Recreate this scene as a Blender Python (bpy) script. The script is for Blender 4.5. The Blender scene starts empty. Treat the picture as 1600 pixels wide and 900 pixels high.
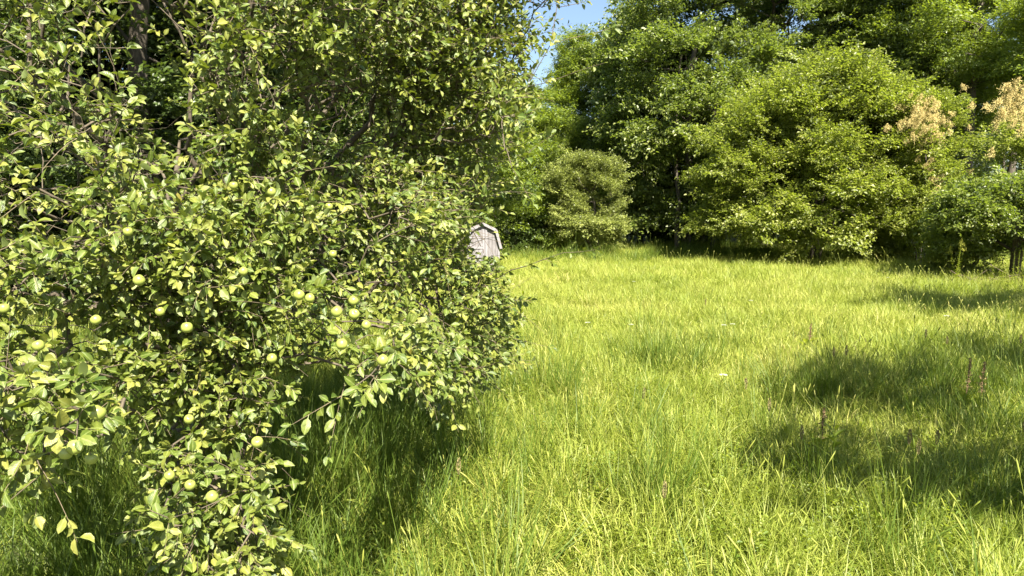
import bpy, math, random
import numpy as np
from mathutils import Vector, Matrix

rng = np.random.RandomState(7)
random.seed(7)
R = math.radians
scene = bpy.context.scene
C = scene.collection

# ------------------------------------------------------------------ camera
CAM_H = 2.5
F = 24.0 / 36.0 * 1600.0
PITCH = math.atan(120.0 / F)
cam_d = bpy.data.cameras.new('camera')
cam_d.lens = 24.0
cam_d.sensor_width = 36.0
cam_d.clip_start = 0.05
cam_d.clip_end = 3000.0
cam = bpy.data.objects.new('camera', cam_d)
C.objects.link(cam)
cam.location = (0, 0, CAM_H)
cam.rotation_euler = (math.pi / 2 - PITCH, 0, 0)
scene.camera = cam

# ------------------------------------------------------------------ light
SUN_AZ, SUN_EL = R(19), R(50)          # azimuth to the right of straight behind
S = Vector((math.cos(SUN_EL) * math.sin(SUN_AZ), -math.cos(SUN_EL) * math.cos(SUN_AZ), math.sin(SUN_EL)))
world = bpy.data.worlds.new('World')
scene.world = world
world.use_nodes = True
wn = world.node_tree.nodes
wl = world.node_tree.links
bg = wn['Background']
sky = wn.new('ShaderNodeTexSky')
sky.sky_type = 'NISHITA'
sky.sun_disc = False
sky.sun_elevation = SUN_EL
sky.sun_rotation = math.atan2(S.x, S.y)
sky.air_density = 1.0
sky.dust_density = 1.2
wl.new(sky.outputs[0], bg.inputs[0])
bg.inputs[1].default_value = 0.052
sun_d = bpy.data.lights.new('sun', 'SUN')
sun_d.energy = 5.0
sun_d.angle = R(0.53)
sun_d.color = (1.0, 0.93, 0.80)
sun = bpy.data.objects.new('sun', sun_d)
C.objects.link(sun)
sun.rotation_euler = S.to_track_quat('Z', 'Y').to_euler()
sun.location = (20, -20, 40)
scene.view_settings.view_transform = 'Standard'
scene.view_settings.look = 'None'
scene.view_settings.exposure = 2.12
scene.view_settings.gamma = 1.0
scene.cycles.max_bounces = 8
scene.cycles.transmission_bounces = 4
scene.cycles.diffuse_bounces = 2
scene.cycles.glossy_bounces = 2

SUNV = np.array(S)
cp, sp = math.cos(PITCH), math.sin(PITCH)

def at(px, py, d):
    """point seen at pixel (px, py) of the 1600x900 photo, at forward distance d"""
    u = (px - 800) / F
    v = (450 - py) / F
    dy = cp + v * sp
    dz = -sp + v * cp
    k = d / dy
    return np.array([u * k, d, CAM_H + dz * k])

def ground(px, py):
    u = (px - 800) / F
    v = (450 - py) / F
    dy = cp + v * sp
    dz = -sp + v * cp
    k = -CAM_H / dz
    return np.array([u * k, dy * k, 0.0])

def project(P):
    P = np.asarray(P, float)
    q = P - np.array([0, 0, CAM_H])
    depth = q[..., 1] * cp - q[..., 2] * sp
    v = (q[..., 1] * sp + q[..., 2] * cp) / depth
    u = q[..., 0] / depth
    return 800 + u * F, 450 - v * F, depth

# ------------------------------------------------------------------ helpers
def tag(o, label=None, cat=None, group=None, kind=None):
    if label: o['label'] = label
    if cat: o['category'] = cat
    if group: o['group'] = group
    if kind: o['kind'] = kind
    return o

def empty(name, loc, label, cat, group=None):
    o = bpy.data.objects.new(name, None)
    o.empty_display_size = 0.3
    C.objects.link(o)
    o.location = [float(v) for v in loc]
    return tag(o, label, cat, group)

def np_mesh(name, V, tris=None, quads=None, attr=None, mat=None, smooth=True):
    me = bpy.data.meshes.new(name)
    V = np.ascontiguousarray(V, dtype=np.float32)
    nt = 0 if tris is None else len(tris)
    nq = 0 if quads is None else len(quads)
    me.vertices.add(len(V))
    me.vertices.foreach_set('co', V.ravel())
    loops = []
    if nt: loops.append(np.asarray(tris, dtype=np.int32).ravel())
    if nq: loops.append(np.asarray(quads, dtype=np.int32).ravel())
    if loops:
        L = np.concatenate(loops)
        me.loops.add(len(L))
        me.loops.foreach_set('vertex_index', L)
        me.polygons.add(nt + nq)
        starts = np.concatenate([np.arange(nt) * 3, nt * 3 + np.arange(nq) * 4]).astype(np.int32)
        me.polygons.foreach_set('loop_start', starts)
        me.polygons.foreach_set('use_smooth', np.full(nt + nq, smooth, dtype=bool))
    if attr is not None:
        a = me.attributes.new('lf', 'FLOAT_VECTOR', 'POINT')
        a.data.foreach_set('vector', np.ascontiguousarray(attr, dtype=np.float32).ravel())
    me.update(calc_edges=True)
    if mat: me.materials.append(mat)
    return me

def obj(name, me, parent=None, loc=None):
    o = bpy.data.objects.new(name, me)
    C.objects.link(o)
    if parent: o.parent = parent
    if loc is not None: o.location = [float(v) for v in loc]
    return o

class MB:
    """collects vertices / quads / tris"""
    def __init__(self): self.V = []; self.T = []; self.Q = []; self.A = []; self.n = 0
    def add(self, V, T=None, Q=None, A=None):
        V = np.asarray(V, float).reshape(-1, 3)
        if T is not None and len(T): self.T.append(np.asarray(T, int).reshape(-1, 3) + self.n)
        if Q is not None and len(Q): self.Q.append(np.asarray(Q, int).reshape(-1, 4) + self.n)
        self.V.append(V)
        self.A.append(np.zeros_like(V) if A is None else np.asarray(A, float).reshape(-1, 3))
        self.n += len(V)
    def box(self, c, s, rot=None):
        c = np.array(c, float); s = np.array(s, float) / 2
        v = np.array([[x, y, z] for x in (-1, 1) for y in (-1, 1) for z in (-1, 1)], float) * s
        if rot is not None: v = v @ np.array(rot).T
        self.add(v + c, Q=[[0, 1, 3, 2], [4, 6, 7, 5], [0, 4, 5, 1], [2, 3, 7, 6], [0, 2, 6, 4], [1, 5, 7, 3]])
    def mesh(self, name, mat, smooth=True):
        return np_mesh(name, np.concatenate(self.V), np.concatenate(self.T) if self.T else None,
                       np.concatenate(self.Q) if self.Q else None, np.concatenate(self.A), mat, smooth)

def norm(a):
    a = np.asarray(a, float)
    return a / np.maximum(np.linalg.norm(a, axis=-1, keepdims=True), 1e-9)

def frame_perp(d):
    d = norm(d)
    ref = np.where(np.abs(d[..., 2:3]) > 0.93, np.array([1.0, 0.2, 0]), np.array([0.13, 0.21, 1.0]))
    a = norm(np.cross(ref, d))
    b = np.cross(d, a)
    return a, b

def tube(mb, P, rad, sides=6, A=None):
    """one smooth tapered tube along points P"""
    P = np.asarray(P, float); rad = np.asarray(rad, float)
    d = np.gradient(P, axis=0)
    a, b = frame_perp(d)
    t = np.linspace(0, 2 * np.pi, sides, endpoint=False)
    ring = np.cos(t)[None, :, None] * a[:, None, :] + np.sin(t)[None, :, None] * b[:, None, :]
    V = P[:, None, :] + ring * rad[:, None, None]
    n = len(P)
    i = np.arange(n - 1)[:, None]; j = np.arange(sides)[None, :]; k = (j + 1) % sides
    Q = np.stack([i * sides + j, i * sides + k, (i + 1) * sides + k, (i + 1) * sides + j], -1).reshape(-1, 4)
    mb.add(V, Q=Q, A=None if A is None else np.tile(A, (n * sides, 1)))

def segs(mb, P0, P1, r0, r1, sides=4, rnd=None):
    """many separate frusta at once"""
    P0 = np.asarray(P0); P1 = np.asarray(P1); n = len(P0)
    if n == 0: return
    a, b = frame_perp(P1 - P0)
    t = np.linspace(0, 2 * np.pi, sides, endpoint=False)
    ring = np.cos(t)[None, :, None] * a[:, None, :] + np.sin(t)[None, :, None] * b[:, None, :]
    V = np.stack([P0[:, None] + ring * np.asarray(r0)[:, None, None], P1[:, None] + ring * np.asarray(r1)[:, None, None]], 1)
    base = (np.arange(n) * 2 * sides)[:, None]; j = np.arange(sides)[None, :]; k = (j + 1) % sides
    Q = np.stack([base + j, base + k, base + sides + k, base + sides + j], -1).reshape(-1, 4)
    mb.add(V.reshape(-1, 3), Q=Q)

def hashnoise(seed):
    """cheap smooth 3-D noise made of sines"""
    r = np.random.RandomState(seed)
    W = r.normal(size=(7, 3)); ph = r.uniform(0, 6.28, 7)
    W = W / np.linalg.norm(W, axis=1, keepdims=True) * r.uniform(0.6, 1.6, 7)[:, None]
    def f(P, s=1.0):
        P = np.asarray(P, float) * s
        return np.sin(P @ W.T * 2.2 + ph + 0.8 * np.sin(P @ W[::-1].T * 1.3)).mean(-1) * 1.6
    return f

# ------------------------------------------------------------------ materials
def mat_new(name):
    m = bpy.data.materials.new(name); m.use_nodes = True
    nt = m.node_tree; nt.nodes.clear()
    return m, nt, nt.nodes, nt.links

def ramp(n, stops):
    r = n.new('ShaderNodeValToRGB')
    e = r.color_ramp.elements
    e[0].position, e[0].color = stops[0][0], (*stops[0][1], 1)
    e[1].position, e[1].color = stops[-1][0], (*stops[-1][1], 1)
    for p, c in stops[1:-1]:
        x = e.new(p); x.color = (*c, 1)
    return r

def leaf_material(name, stops, trans, tw=0.35, rough=0.42, back=None, spec=0.5, noise_scale=None, midrib=0.0, inst=0.35):
    """stops: colour ramp over the leaf's own random tint; trans: light let through the blade"""
    m, nt, n, l = mat_new(name)
    out = n.new('ShaderNodeOutputMaterial')
    at_ = n.new('ShaderNodeAttribute'); at_.attribute_name = 'lf'
    sep = n.new('ShaderNodeSeparateXYZ'); l.new(at_.outputs['Vector'], sep.inputs[0])
    oi = n.new('ShaderNodeObjectInfo')
    mix = n.new('ShaderNodeMath'); mix.operation = 'MULTIPLY'; mix.inputs[1].default_value = 1 - inst
    l.new(sep.outputs[0], mix.inputs[0])
    ma = n.new('ShaderNodeMath'); ma.operation = 'MULTIPLY_ADD'; ma.inputs[1].default_value = inst
    l.new(oi.outputs['Random'], ma.inputs[0]); l.new(mix.outputs[0], ma.inputs[2])
    fac = ma.outputs[0]
    if noise_scale:
        no = n.new('ShaderNodeTexNoise'); no.inputs['Scale'].default_value = noise_scale; no.inputs['Detail'].default_value = 3
        l.new(oi.outputs['Location'], no.inputs['Vector'])
        mr = n.new('ShaderNodeMapRange'); mr.inputs[1].default_value = 0.35; mr.inputs[2].default_value = 0.65
        l.new(no.outputs['Fac'], mr.inputs[0])
        mm = n.new('ShaderNodeMix'); mm.inputs[0].default_value = 0.4
        l.new(fac, mm.inputs[2]); l.new(mr.outputs[0], mm.inputs[3]); fac = mm.outputs[0]
    rp = ramp(n, stops); l.new(fac, rp.inputs[0])
    col = rp.outputs[0]
    if midrib:
        mr2 = n.new('ShaderNodeMapRange'); mr2.inputs[1].default_value = 0.0; mr2.inputs[2].default_value = 0.22
        mr2.inputs[3].default_value = midrib; mr2.inputs[4].default_value = 0.0
        l.new(sep.outputs[1], mr2.inputs[0])
        mx = n.new('ShaderNodeMix'); mx.data_type = 'RGBA'; l.new(mr2.outputs[0], mx.inputs[0])
        l.new(col, mx.inputs[6]); mx.inputs[7].default_value = (0.26, 0.30, 0.10, 1); col = mx.outputs[2]
        # side veins and mottling
        tc = n.new('ShaderNodeCombineXYZ'); l.new(sep.outputs[0], tc.inputs[2])
        sm = n.new('ShaderNodeMath'); sm.operation = 'MULTIPLY_ADD'; sm.inputs[1].default_value = -0.35
        l.new(sep.outputs[1], sm.inputs[0]); l.new(sep.outputs[2], sm.inputs[2]); l.new(sm.outputs[0], tc.inputs[0])
        gp = n.new('ShaderNodeNewGeometry'); ns_ = n.new('ShaderNodeTexNoise'); ns_.inputs['Scale'].default_value = 55; ns_.inputs['Detail'].default_value = 3
        l.new(gp.outputs['Position'], ns_.inputs['Vector'])
        mo = ramp(n, [(0.30, (0.42, 0.36, 0.22)), (0.40, (0.85, 0.88, 0.8)), (0.70, (1.2, 1.15, 1.1))]); l.new(ns_.outputs['Fac'], mo.inputs[0])
        mu = n.new('ShaderNodeMix'); mu.data_type = 'RGBA'; mu.blend_type = 'MULTIPLY'; mu.inputs[0].default_value = 0.8
        l.new(col, mu.inputs[6]); l.new(mo.outputs[0], mu.inputs[7]); col = mu.outputs[2]
        wv = n.new('ShaderNodeTexWave'); wv.inputs['Scale'].default_value = 2.6; wv.inputs['Distortion'].default_value = 0.6
        l.new(tc.outputs[0], wv.inputs['Vector'])
        bp = n.new('ShaderNodeBump'); bp.inputs['Strength'].default_value = 0.35; bp.inputs['Distance'].default_value = 0.002
        l.new(wv.outputs['Fac'], bp.inputs['Height'])
    if back:
        geo = n.new('ShaderNodeNewGeometry')
        mb_ = n.new('ShaderNodeMix'); mb_.data_type = 'RGBA'; l.new(geo.outputs['Backfacing'], mb_.inputs[0])
        l.new(col, mb_.inputs[6]); mb_.inputs[7].default_value = (*back, 1); col = mb_.outputs[2]
    p = n.new('ShaderNodeBsdfPrincipled')
    l.new(col, p.inputs['Base Color']); p.inputs['Roughness'].default_value = rough
    p.inputs['Specular IOR Level'].default_value = spec
    if midrib: l.new(bp.outputs[0], p.inputs['Normal'])
    tr = n.new('ShaderNodeBsdfTranslucent'); tr.inputs[0].default_value = (*trans, 1)
    ms = n.new('ShaderNodeMixShader'); ms.inputs[0].default_value = tw
    l.new(p.outputs[0], ms.inputs[1]); l.new(tr.outputs[0], ms.inputs[2]); l.new(ms.outputs[0], out.inputs[0])
    return m

M = {}
M['apple_leaf'] = leaf_material('apple_leaf', [(0, (0.035, 0.065, 0.010)), (0.35, (0.09, 0.125, 0.018)), (0.7, (0.19, 0.202, 0.042)), (0.93, (0.22, 0.22, 0.05)), (1, (0.25, 0.21, 0.045))],
                                (0.28, 0.36, 0.02), 0.17, 0.40, back=(0.13, 0.165, 0.05), spec=0.4, midrib=0.6, inst=0.0)
M['maple_leaf'] = leaf_material('maple_leaf', [(0, (0.055, 0.09, 0.016)), (0.6, (0.135, 0.165, 0.03)), (1, (0.225, 0.24, 0.065))],
                                (0.28, 0.38, 0.03), 0.36, 0.42, back=(0.15, 0.19, 0.08), spec=0.55)
M['shrub_leaf'] = leaf_material('shrub_leaf', [(0, (0.085, 0.115, 0.014)), (0.6, (0.175, 0.20, 0.028)), (1, (0.27, 0.265, 0.055))],
                                (0.36, 0.46, 0.03), 0.36, 0.45, back=(0.18, 0.21, 0.07))
M['ash_leaf'] = leaf_material('ash_leaf', [(0, (0.08, 0.125, 0.016)), (0.6, (0.13, 0.175, 0.025)), (1, (0.20, 0.23, 0.04))],
                              (0.34, 0.44, 0.02), 0.40, 0.45, back=(0.12, 0.17, 0.06))
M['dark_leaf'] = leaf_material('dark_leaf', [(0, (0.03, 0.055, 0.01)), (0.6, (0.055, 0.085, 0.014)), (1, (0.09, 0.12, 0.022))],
                               (0.11, 0.17, 0.012), 0.25, 0.42, back=(0.07, 0.10, 0.04))  # low albedo: the shade inside the left wood is put into the leaf colour
M['grass'] = leaf_material('meadow_grass', [(0, (0.10, 0.15, 0.018)), (0.35, (0.205, 0.25, 0.036)), (0.7, (0.305, 0.325, 0.062)), (0.90, (0.40, 0.375, 0.11)), (1, (0.38, 0.28, 0.13))],
                           (0.38, 0.48, 0.045), 0.34, 0.5, noise_scale=0.35, spec=0.35, inst=0.3)
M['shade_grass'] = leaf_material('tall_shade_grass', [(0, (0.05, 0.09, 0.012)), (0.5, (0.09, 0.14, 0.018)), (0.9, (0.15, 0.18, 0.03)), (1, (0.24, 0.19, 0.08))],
                           (0.20, 0.28, 0.015), 0.33, 0.5, noise_scale=0.5, spec=0.25, inst=0.3)  # darker copy of the meadow grass, shade put into the blade colour
M['herb'] = leaf_material('herb_leaf', [(0, (0.08, 0.14, 0.014)), (0.6, (0.15, 0.2, 0.02)), (1, (0.23, 0.24, 0.03))],
                          (0.42, 0.50, 0.03), 0.42, 0.5)

def plain(name, c1, c2, scale=8, rough=0.85, stretch=(1, 1, 1), bump=0.4, dist=0.01, detail=6):
    m, nt, n, l = mat_new(name)
    out = n.new('ShaderNodeOutputMaterial'); p = n.new('ShaderNodeBsdfPrincipled')
    tc = n.new('ShaderNodeTexCoord'); mp = n.new('ShaderNodeMapping'); mp.inputs['Scale'].default_value = stretch
    l.new(tc.outputs['Object'], mp.inputs[0])
    no = n.new('ShaderNodeTexNoise'); no.inputs['Scale'].default_value = scale; no.inputs['Detail'].default_value = detail
    no.inputs['Roughness'].default_value = 0.65
    l.new(mp.outputs[0], no.inputs['Vector'])
    rp = ramp(n, [(0.32, c1), (0.68, c2)]); l.new(no.outputs['Fac'], rp.inputs[0])
    l.new(rp.outputs[0], p.inputs['Base Color']); p.inputs['Roughness'].default_value = rough
    b = n.new('ShaderNodeBump'); b.inputs['Strength'].default_value = bump; b.inputs['Distance'].default_value = dist
    l.new(no.outputs['Fac'], b.inputs['Height']); l.new(b.outputs[0], p.inputs['Normal'])
    l.new(p.outputs[0], out.inputs[0])
    return m

M['bark'] = plain('grey_brown_bark', (0.035, 0.028, 0.02), (0.11, 0.09, 0.065), 6, stretch=(3, 3, 0.6), bump=0.8, dist=0.03)
M['twig'] = plain('apple_twig_bark', (0.07, 0.052, 0.03), (0.17, 0.13, 0.08), 25, bump=0.5, dist=0.003)
M['apple_bark'] = plain('apple_bark', (0.045, 0.036, 0.024), (0.12, 0.095, 0.062), 22, bump=0.7, dist=0.006)
M['soil'] = plain('meadow_soil', (0.035, 0.045, 0.012), (0.085, 0.10, 0.025), 1.5, bump=0.8, dist=0.05, detail=10)
M['wood'] = plain('weathered_grey_wood', (0.11, 0.10, 0.10), (0.225, 0.212, 0.218), 5, stretch=(6, 6, 0.7), bump=0.5, dist=0.004)
M['wood_trim'] = plain('weathered_trim_wood', (0.17, 0.16, 0.17), (0.25, 0.24, 0.25), 5, stretch=(5, 5, 0.7), bump=0.5, dist=0.004)
M['roof'] = plain('grey_roofing_felt', (0.16, 0.14, 0.14), (0.27, 0.24, 0.24), 12, bump=0.5, dist=0.004)
M['iron'] = plain('rusty_iron', (0.05, 0.03, 0.02), (0.12, 0.07, 0.05), 20)
M['plume'] = plain('smoke_plume', (0.42, 0.34, 0.11), (0.55, 0.45, 0.19), 9, rough=0.9)
M['seed_head'] = plain('dry_seed_head', (0.18, 0.15, 0.06), (0.30, 0.25, 0.11), 20, rough=0.9)
M['dock_seed'] = plain('rusty_dock_seed', (0.14, 0.09, 0.04), (0.24, 0.165, 0.08), 30, rough=0.9)
M['yellow_flower'] = plain('goldenrod_bloom', (0.27, 0.28, 0.03), (0.38, 0.37, 0.05), 30, rough=0.8)
M['white_petal'] = plain('white_petal', (0.35, 0.36, 0.30), (0.45, 0.46, 0.40), 20, rough=0.7)

# apple skin
m, nt, n, l = mat_new('apple_skin')
out = n.new('ShaderNodeOutputMaterial'); p = n.new('ShaderNodeBsdfPrincipled')
tc = n.new('ShaderNodeTexCoord'); oi = n.new('ShaderNodeObjectInfo')
ad = n.new('ShaderNodeVectorMath'); ad.operation = 'ADD'; l.new(tc.outputs['Object'], ad.inputs[0]); l.new(oi.outputs['Location'], ad.inputs[1])
no = n.new('ShaderNodeTexNoise'); no.inputs['Scale'].default_value = 28; no.inputs['Detail'].default_value = 4
l.new(ad.outputs[0], no.inputs['Vector'])
rp = ramp(n, [(0.25, (0.14, 0.22, 0.03)), (0.50, (0.22, 0.28, 0.05)), (0.62, (0.34, 0.30, 0.09)), (0.82, (0.45, 0.22, 0.06))]); l.new(no.outputs['Fac'], rp.inputs[0])
l.new(rp.outputs[0], p.inputs['Base Color']); p.inputs['Roughness'].default_value = 0.32
l.new(p.outputs[0], out.inputs[0]); M['apple'] = m

# ------------------------------------------------------------------ leaf templates
def leaf_template(curl, fold, wave, wid, r):
    t = np.array([0.2, 0.5, 0.8]); w = np.array([0.36, 0.5, 0.33]) * wid
    V = [[0, 0, 0]]
    A = [[0, 0, 0]]
    for k in range(3):
        z0 = -curl * t[k] ** 2
        for s in (-1, 0, 1):
            V.append([s * w[k], t[k], z0 + fold * w[k] * abs(s) * 2 + wave * r.uniform(-1, 1) * abs(s)])
            A.append([0, abs(s), t[k]])
    V.append([0.04 * r.uniform(-1, 1), 1.0, -curl * 1.05]); A.append([0, 0, 1])
    T = [[0, 2, 1], [0, 3, 2], [7, 8, 10], [8, 9, 10]]
    Q = [[1, 2, 5, 4], [2, 3, 6, 5], [4, 5, 8, 7], [5, 6, 9, 8]]
    return np.array(V), np.array(T), np.array(Q), np.array(A)

lr = np.random.RandomState(3)
LEAVES = [leaf_template(lr.uniform(0.05, 0.42), lr.uniform(0.02, 0.45), 0.035, lr.uniform(0.5, 0.72), lr) for _ in range(12)]
# petiole is part of the leaf: a thin strip of two triangles
for i, (V, T, Q, A) in enumerate(LEAVES):
    n0 = len(V)
    V = np.vstack([V, [[-0.015, -0.22, 0.03], [0.015, -0.22, 0.03], [0.018, 0.02, 0], [-0.018, 0.02, 0]]])
    A = np.vstack([A, [[0, 0, 0]] * 4])
    Q = np.vstack([Q, [[n0, n0 + 1, n0 + 2, n0 + 3]]])
    LEAVES[i] = (V, T, Q, A)

def leaf_frames(D, Nrm):
    D = norm(D)
    N_ = Nrm - (Nrm * D).sum(-1, keepdims=True) * D
    N_ = norm(N_)
    X = np.cross(D, N_)
    return np.stack([X, D, N_], -1)           # columns

def bake_leaves(mb, P, Fr, L, var, rnd):
    for v in range(len(LEAVES)):
        k = np.where(var == v)[0]
        if len(k) == 0: continue
        V, T, Q, A = LEAVES[v]
        W = np.einsum('nij,vj->nvi', Fr[k], V) * L[k][:, None, None] + P[k][:, None, :]
        n = len(V); off = (np.arange(len(k)) * n)[:, None, None]
        At = np.broadcast_to(A[None], (len(k), n, 3)).copy(); At[:, :, 0] = rnd[k][:, None]
        mb.add(W.reshape(-1, 3), T=(T[None] + off).reshape(-1, 3), Q=(Q[None] + off).reshape(-1, 4), A=At.reshape(-1, 3))

def small_leaves(mb, P, D, Nrm, L, W, rnd, fold=0.15):
    """cheap folded 4-point leaves"""
    Fr = leaf_frames(D, Nrm)
    T4 = np.array([[0, 0, 0], [-0.5, 0.5, fold], [0, 1.0, -0.12], [0.5, 0.5, fold]])
    n = len(P)
    loc = np.broadcast_to(T4[None], (n, 4, 3)).copy()
    loc[:, :, 0] *= W[:, None]; loc[:, :, 1] *= L[:, None]; loc[:, :, 2] *= L[:, None]
    V = np.einsum('nij,nvj->nvi', Fr, loc) + P[:, None]
    off = (np.arange(n) * 4)[:, None, None]
    T = (np.array([[0, 2, 1], [0, 3, 2]])[None] + off).reshape(-1, 3)
    A = np.zeros((n, 4, 3)); A[:, :, 0] = rnd[:, None]; A[:, [1, 3], 1] = 1
    mb.add(V.reshape(-1, 3), T=T, A=A.reshape(-1, 3))

# ------------------------------------------------------------------ instancing node group
def scatter_group():
    ng = bpy.data.node_groups.new('scatter', 'GeometryNodeTree')
    ng.interface.new_socket(name='Geometry', in_out='INPUT', socket_type='NodeSocketGeometry')
    ng.interface.new_socket(name='Source', in_out='INPUT', socket_type='NodeSocketCollection')
    ng.interface.new_socket(name='Geometry', in_out='OUTPUT', socket_type='NodeSocketGeometry')
    n = ng.nodes; l = ng.links
    gi = n.new('NodeGroupInput'); go = n.new('NodeGroupOutput')
    ci = n.new('GeometryNodeCollectionInfo')
    ci.inputs['Separate Children'].default_value = True; ci.inputs['Reset Children'].default_value = True
    l.new(gi.outputs['Source'], ci.inputs['Collection'])
    ip = n.new('GeometryNodeInstanceOnPoints'); ip.inputs['Pick Instance'].default_value = True
    def na(name, dt):
        a = n.new('GeometryNodeInputNamedAttribute'); a.data_type = dt; a.inputs['Name'].default_value = name
        return a.outputs['Attribute']
    l.new(gi.outputs['Geometry'], ip.inputs['Points']); l.new(ci.outputs[0], ip.inputs['Instance'])
    l.new(na('idx', 'INT'), ip.inputs['Instance Index'])
    er = n.new('FunctionNodeEulerToRotation'); l.new(na('rot', 'FLOAT_VECTOR'), er.inputs[0])
    l.new(er.outputs[0], ip.inputs['Rotation']); l.new(na('scl', 'FLOAT_VECTOR'), ip.inputs['Scale'])
    l.new(ip.outputs[0], go.inputs[0])
    return ng
SC = scatter_group()

def scatter(name, P, rot, scl, source, nvar, parent=None, seed=0):
    me = bpy.data.meshes.new(name)
    P = np.asarray(P, dtype=np.float32)
    me.vertices.add(len(P)); me.vertices.foreach_set('co', P.ravel())
    a = me.attributes.new('rot', 'FLOAT_VECTOR', 'POINT'); a.data.foreach_set('vector', np.asarray(rot, dtype=np.float32).ravel())
    a = me.attributes.new('scl', 'FLOAT_VECTOR', 'POINT'); a.data.foreach_set('vector', np.asarray(scl, dtype=np.float32).ravel())
    a = me.attributes.new('idx', 'INT', 'POINT')
    a.data.foreach_set('value', np.random.RandomState(seed).randint(0, nvar, len(P)).astype(np.int32))
    me.update()
    o = obj(name, me, parent)
    md = o.modifiers.new('scatter', 'NODES'); md.node_group = SC
    sid = [i.identifier for i in SC.interface.items_tree if i.name == 'Source'][0]
    md[sid] = source
    o['kind'] = 'stuff'
    return o

def proto_collection(name, meshes):
    c = bpy.data.collections.new(name)
    for me in meshes:
        c.objects.link(bpy.data.objects.new(me.name, me))
    return c, len(meshes)

# ------------------------------------------------------------------ branch sprays
def spray(name, mat, r, length=0.9, spread=0.5, nleaf=70, ll=(0.07, 0.12), lw=0.62, droop=0.15, thick=0.05, fingers=6, tiltN=0.5):
    """a leafy branch end: one main twig and side twigs, leaves along each"""
    mb = MB()
    tips = [(0.0, np.array([1.0, 0, 0]), length)]
    for k in range(fingers):
        t = 0.12 + 0.75 * k / max(1, fingers - 1); sg = 1 if k % 2 else -1
        a = sg * r.uniform(0.5, 1.15)
        tips.append((t * length, norm(np.array([math.cos(a), math.sin(a), r.normal() * 0.35 + 0.12])), length * spread * r.uniform(0.6, 1.25) * (1.15 - 0.5 * t)))
    tot = sum(q[2] for q in tips)
    for x0, d, L in tips:
        n = max(4, int(nleaf * L / tot))
        t = np.sort(r.uniform(0.1, 1.0, n))
        b = np.array([x0, 0, -droop * (x0 / length) ** 2])
        c = b + d * (t * L)[:, None]; c[:, 2] -= droop * 0.6 * t ** 2 * L; c += r.normal(size=(n, 3)) * thick * 0.5
        tube(mb, np.array([b, b + d * L * 0.5 - [0, 0, droop * .15 * L], b + d * L - [0, 0, droop * .6 * L]]), np.array([0.006, 0.004, 0.002]), 3, A=[0.05, .5, .5])
        sd = np.cross(d, [0, 0, 1.0]); s_ = np.where(np.arange(n) % 2, 1.0, -1.0)[:, None]
        D = d * 0.55 + sd * s_ * r.uniform(0.4, 1.0, (n, 1)) + r.normal(size=(n, 3)) * 0.3 + np.array([0, 0, -0.25])
        N_ = np.stack([r.normal(size=n) * tiltN + 0.35, r.normal(size=n) * tiltN, np.full(n, 0.85)], -1)
        l_ = r.uniform(ll[0], ll[1], n) * (1.1 - 0.35 * t)
        small_leaves(mb, c, D, N_, l_, l_ * lw * r.uniform(0.8, 1.2, n), np.clip(r.rand(n) * 0.7 + 0.3 * t, 0, 1))
    return mb.mesh(name, mat)

def spray_set(name, mat, seed, k=6, **kw):
    r = np.random.RandomState(seed)
    return proto_collection(name, [spray('spray', mat, r, **kw) for _ in range(k)])

M['pale_leaf'] = leaf_material('pale_leaf', [(0, (0.13, 0.17, 0.03)), (0.6, (0.25, 0.285, 0.06)), (1, (0.34, 0.36, 0.11))], (0.30, 0.36, 0.05), 0.34, 0.5, back=(0.18, 0.2, 0.09))
SPR = {
    'pale': spray_set('pale sprays', M['pale_leaf'], 9, length=0.6, spread=0.5, nleaf=52, ll=(0.065, 0.105), lw=0.6, droop=0.03, thick=0.07, fingers=7),
    'maple': spray_set('maple sprays', M['maple_leaf'], 1, length=1.15, spread=0.55, nleaf=60, ll=(0.13, 0.22), lw=0.62, droop=0.3, thick=0.10, fingers=6, tiltN=0.6),
    'shrub': spray_set('shrub sprays', M['shrub_leaf'], 2, length=0.85, spread=0.42, nleaf=64, ll=(0.08, 0.125), lw=0.6, droop=0.02, thick=0.07, fingers=7),
    'ash': spray_set('ash sprays', M['ash_leaf'], 3, length=1.0, spread=0.5, nleaf=64, ll=(0.10, 0.16), lw=0.45, droop=0.12, thick=0.10, fingers=7),
    'dark': spray_set('dark sprays', M['dark_leaf'], 4, length=1.0, spread=0.5, nleaf=64, ll=(0.09, 0.15), lw=0.62, droop=0.15, thick=0.10, fingers=6),
    'bush': spray_set('bush sprays', M['shrub_leaf'], 5, length=0.6, spread=0.5, nleaf=60, ll=(0.07, 0.11), lw=0.7, droop=0.0, thick=0.08, fingers=6),
}

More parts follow.
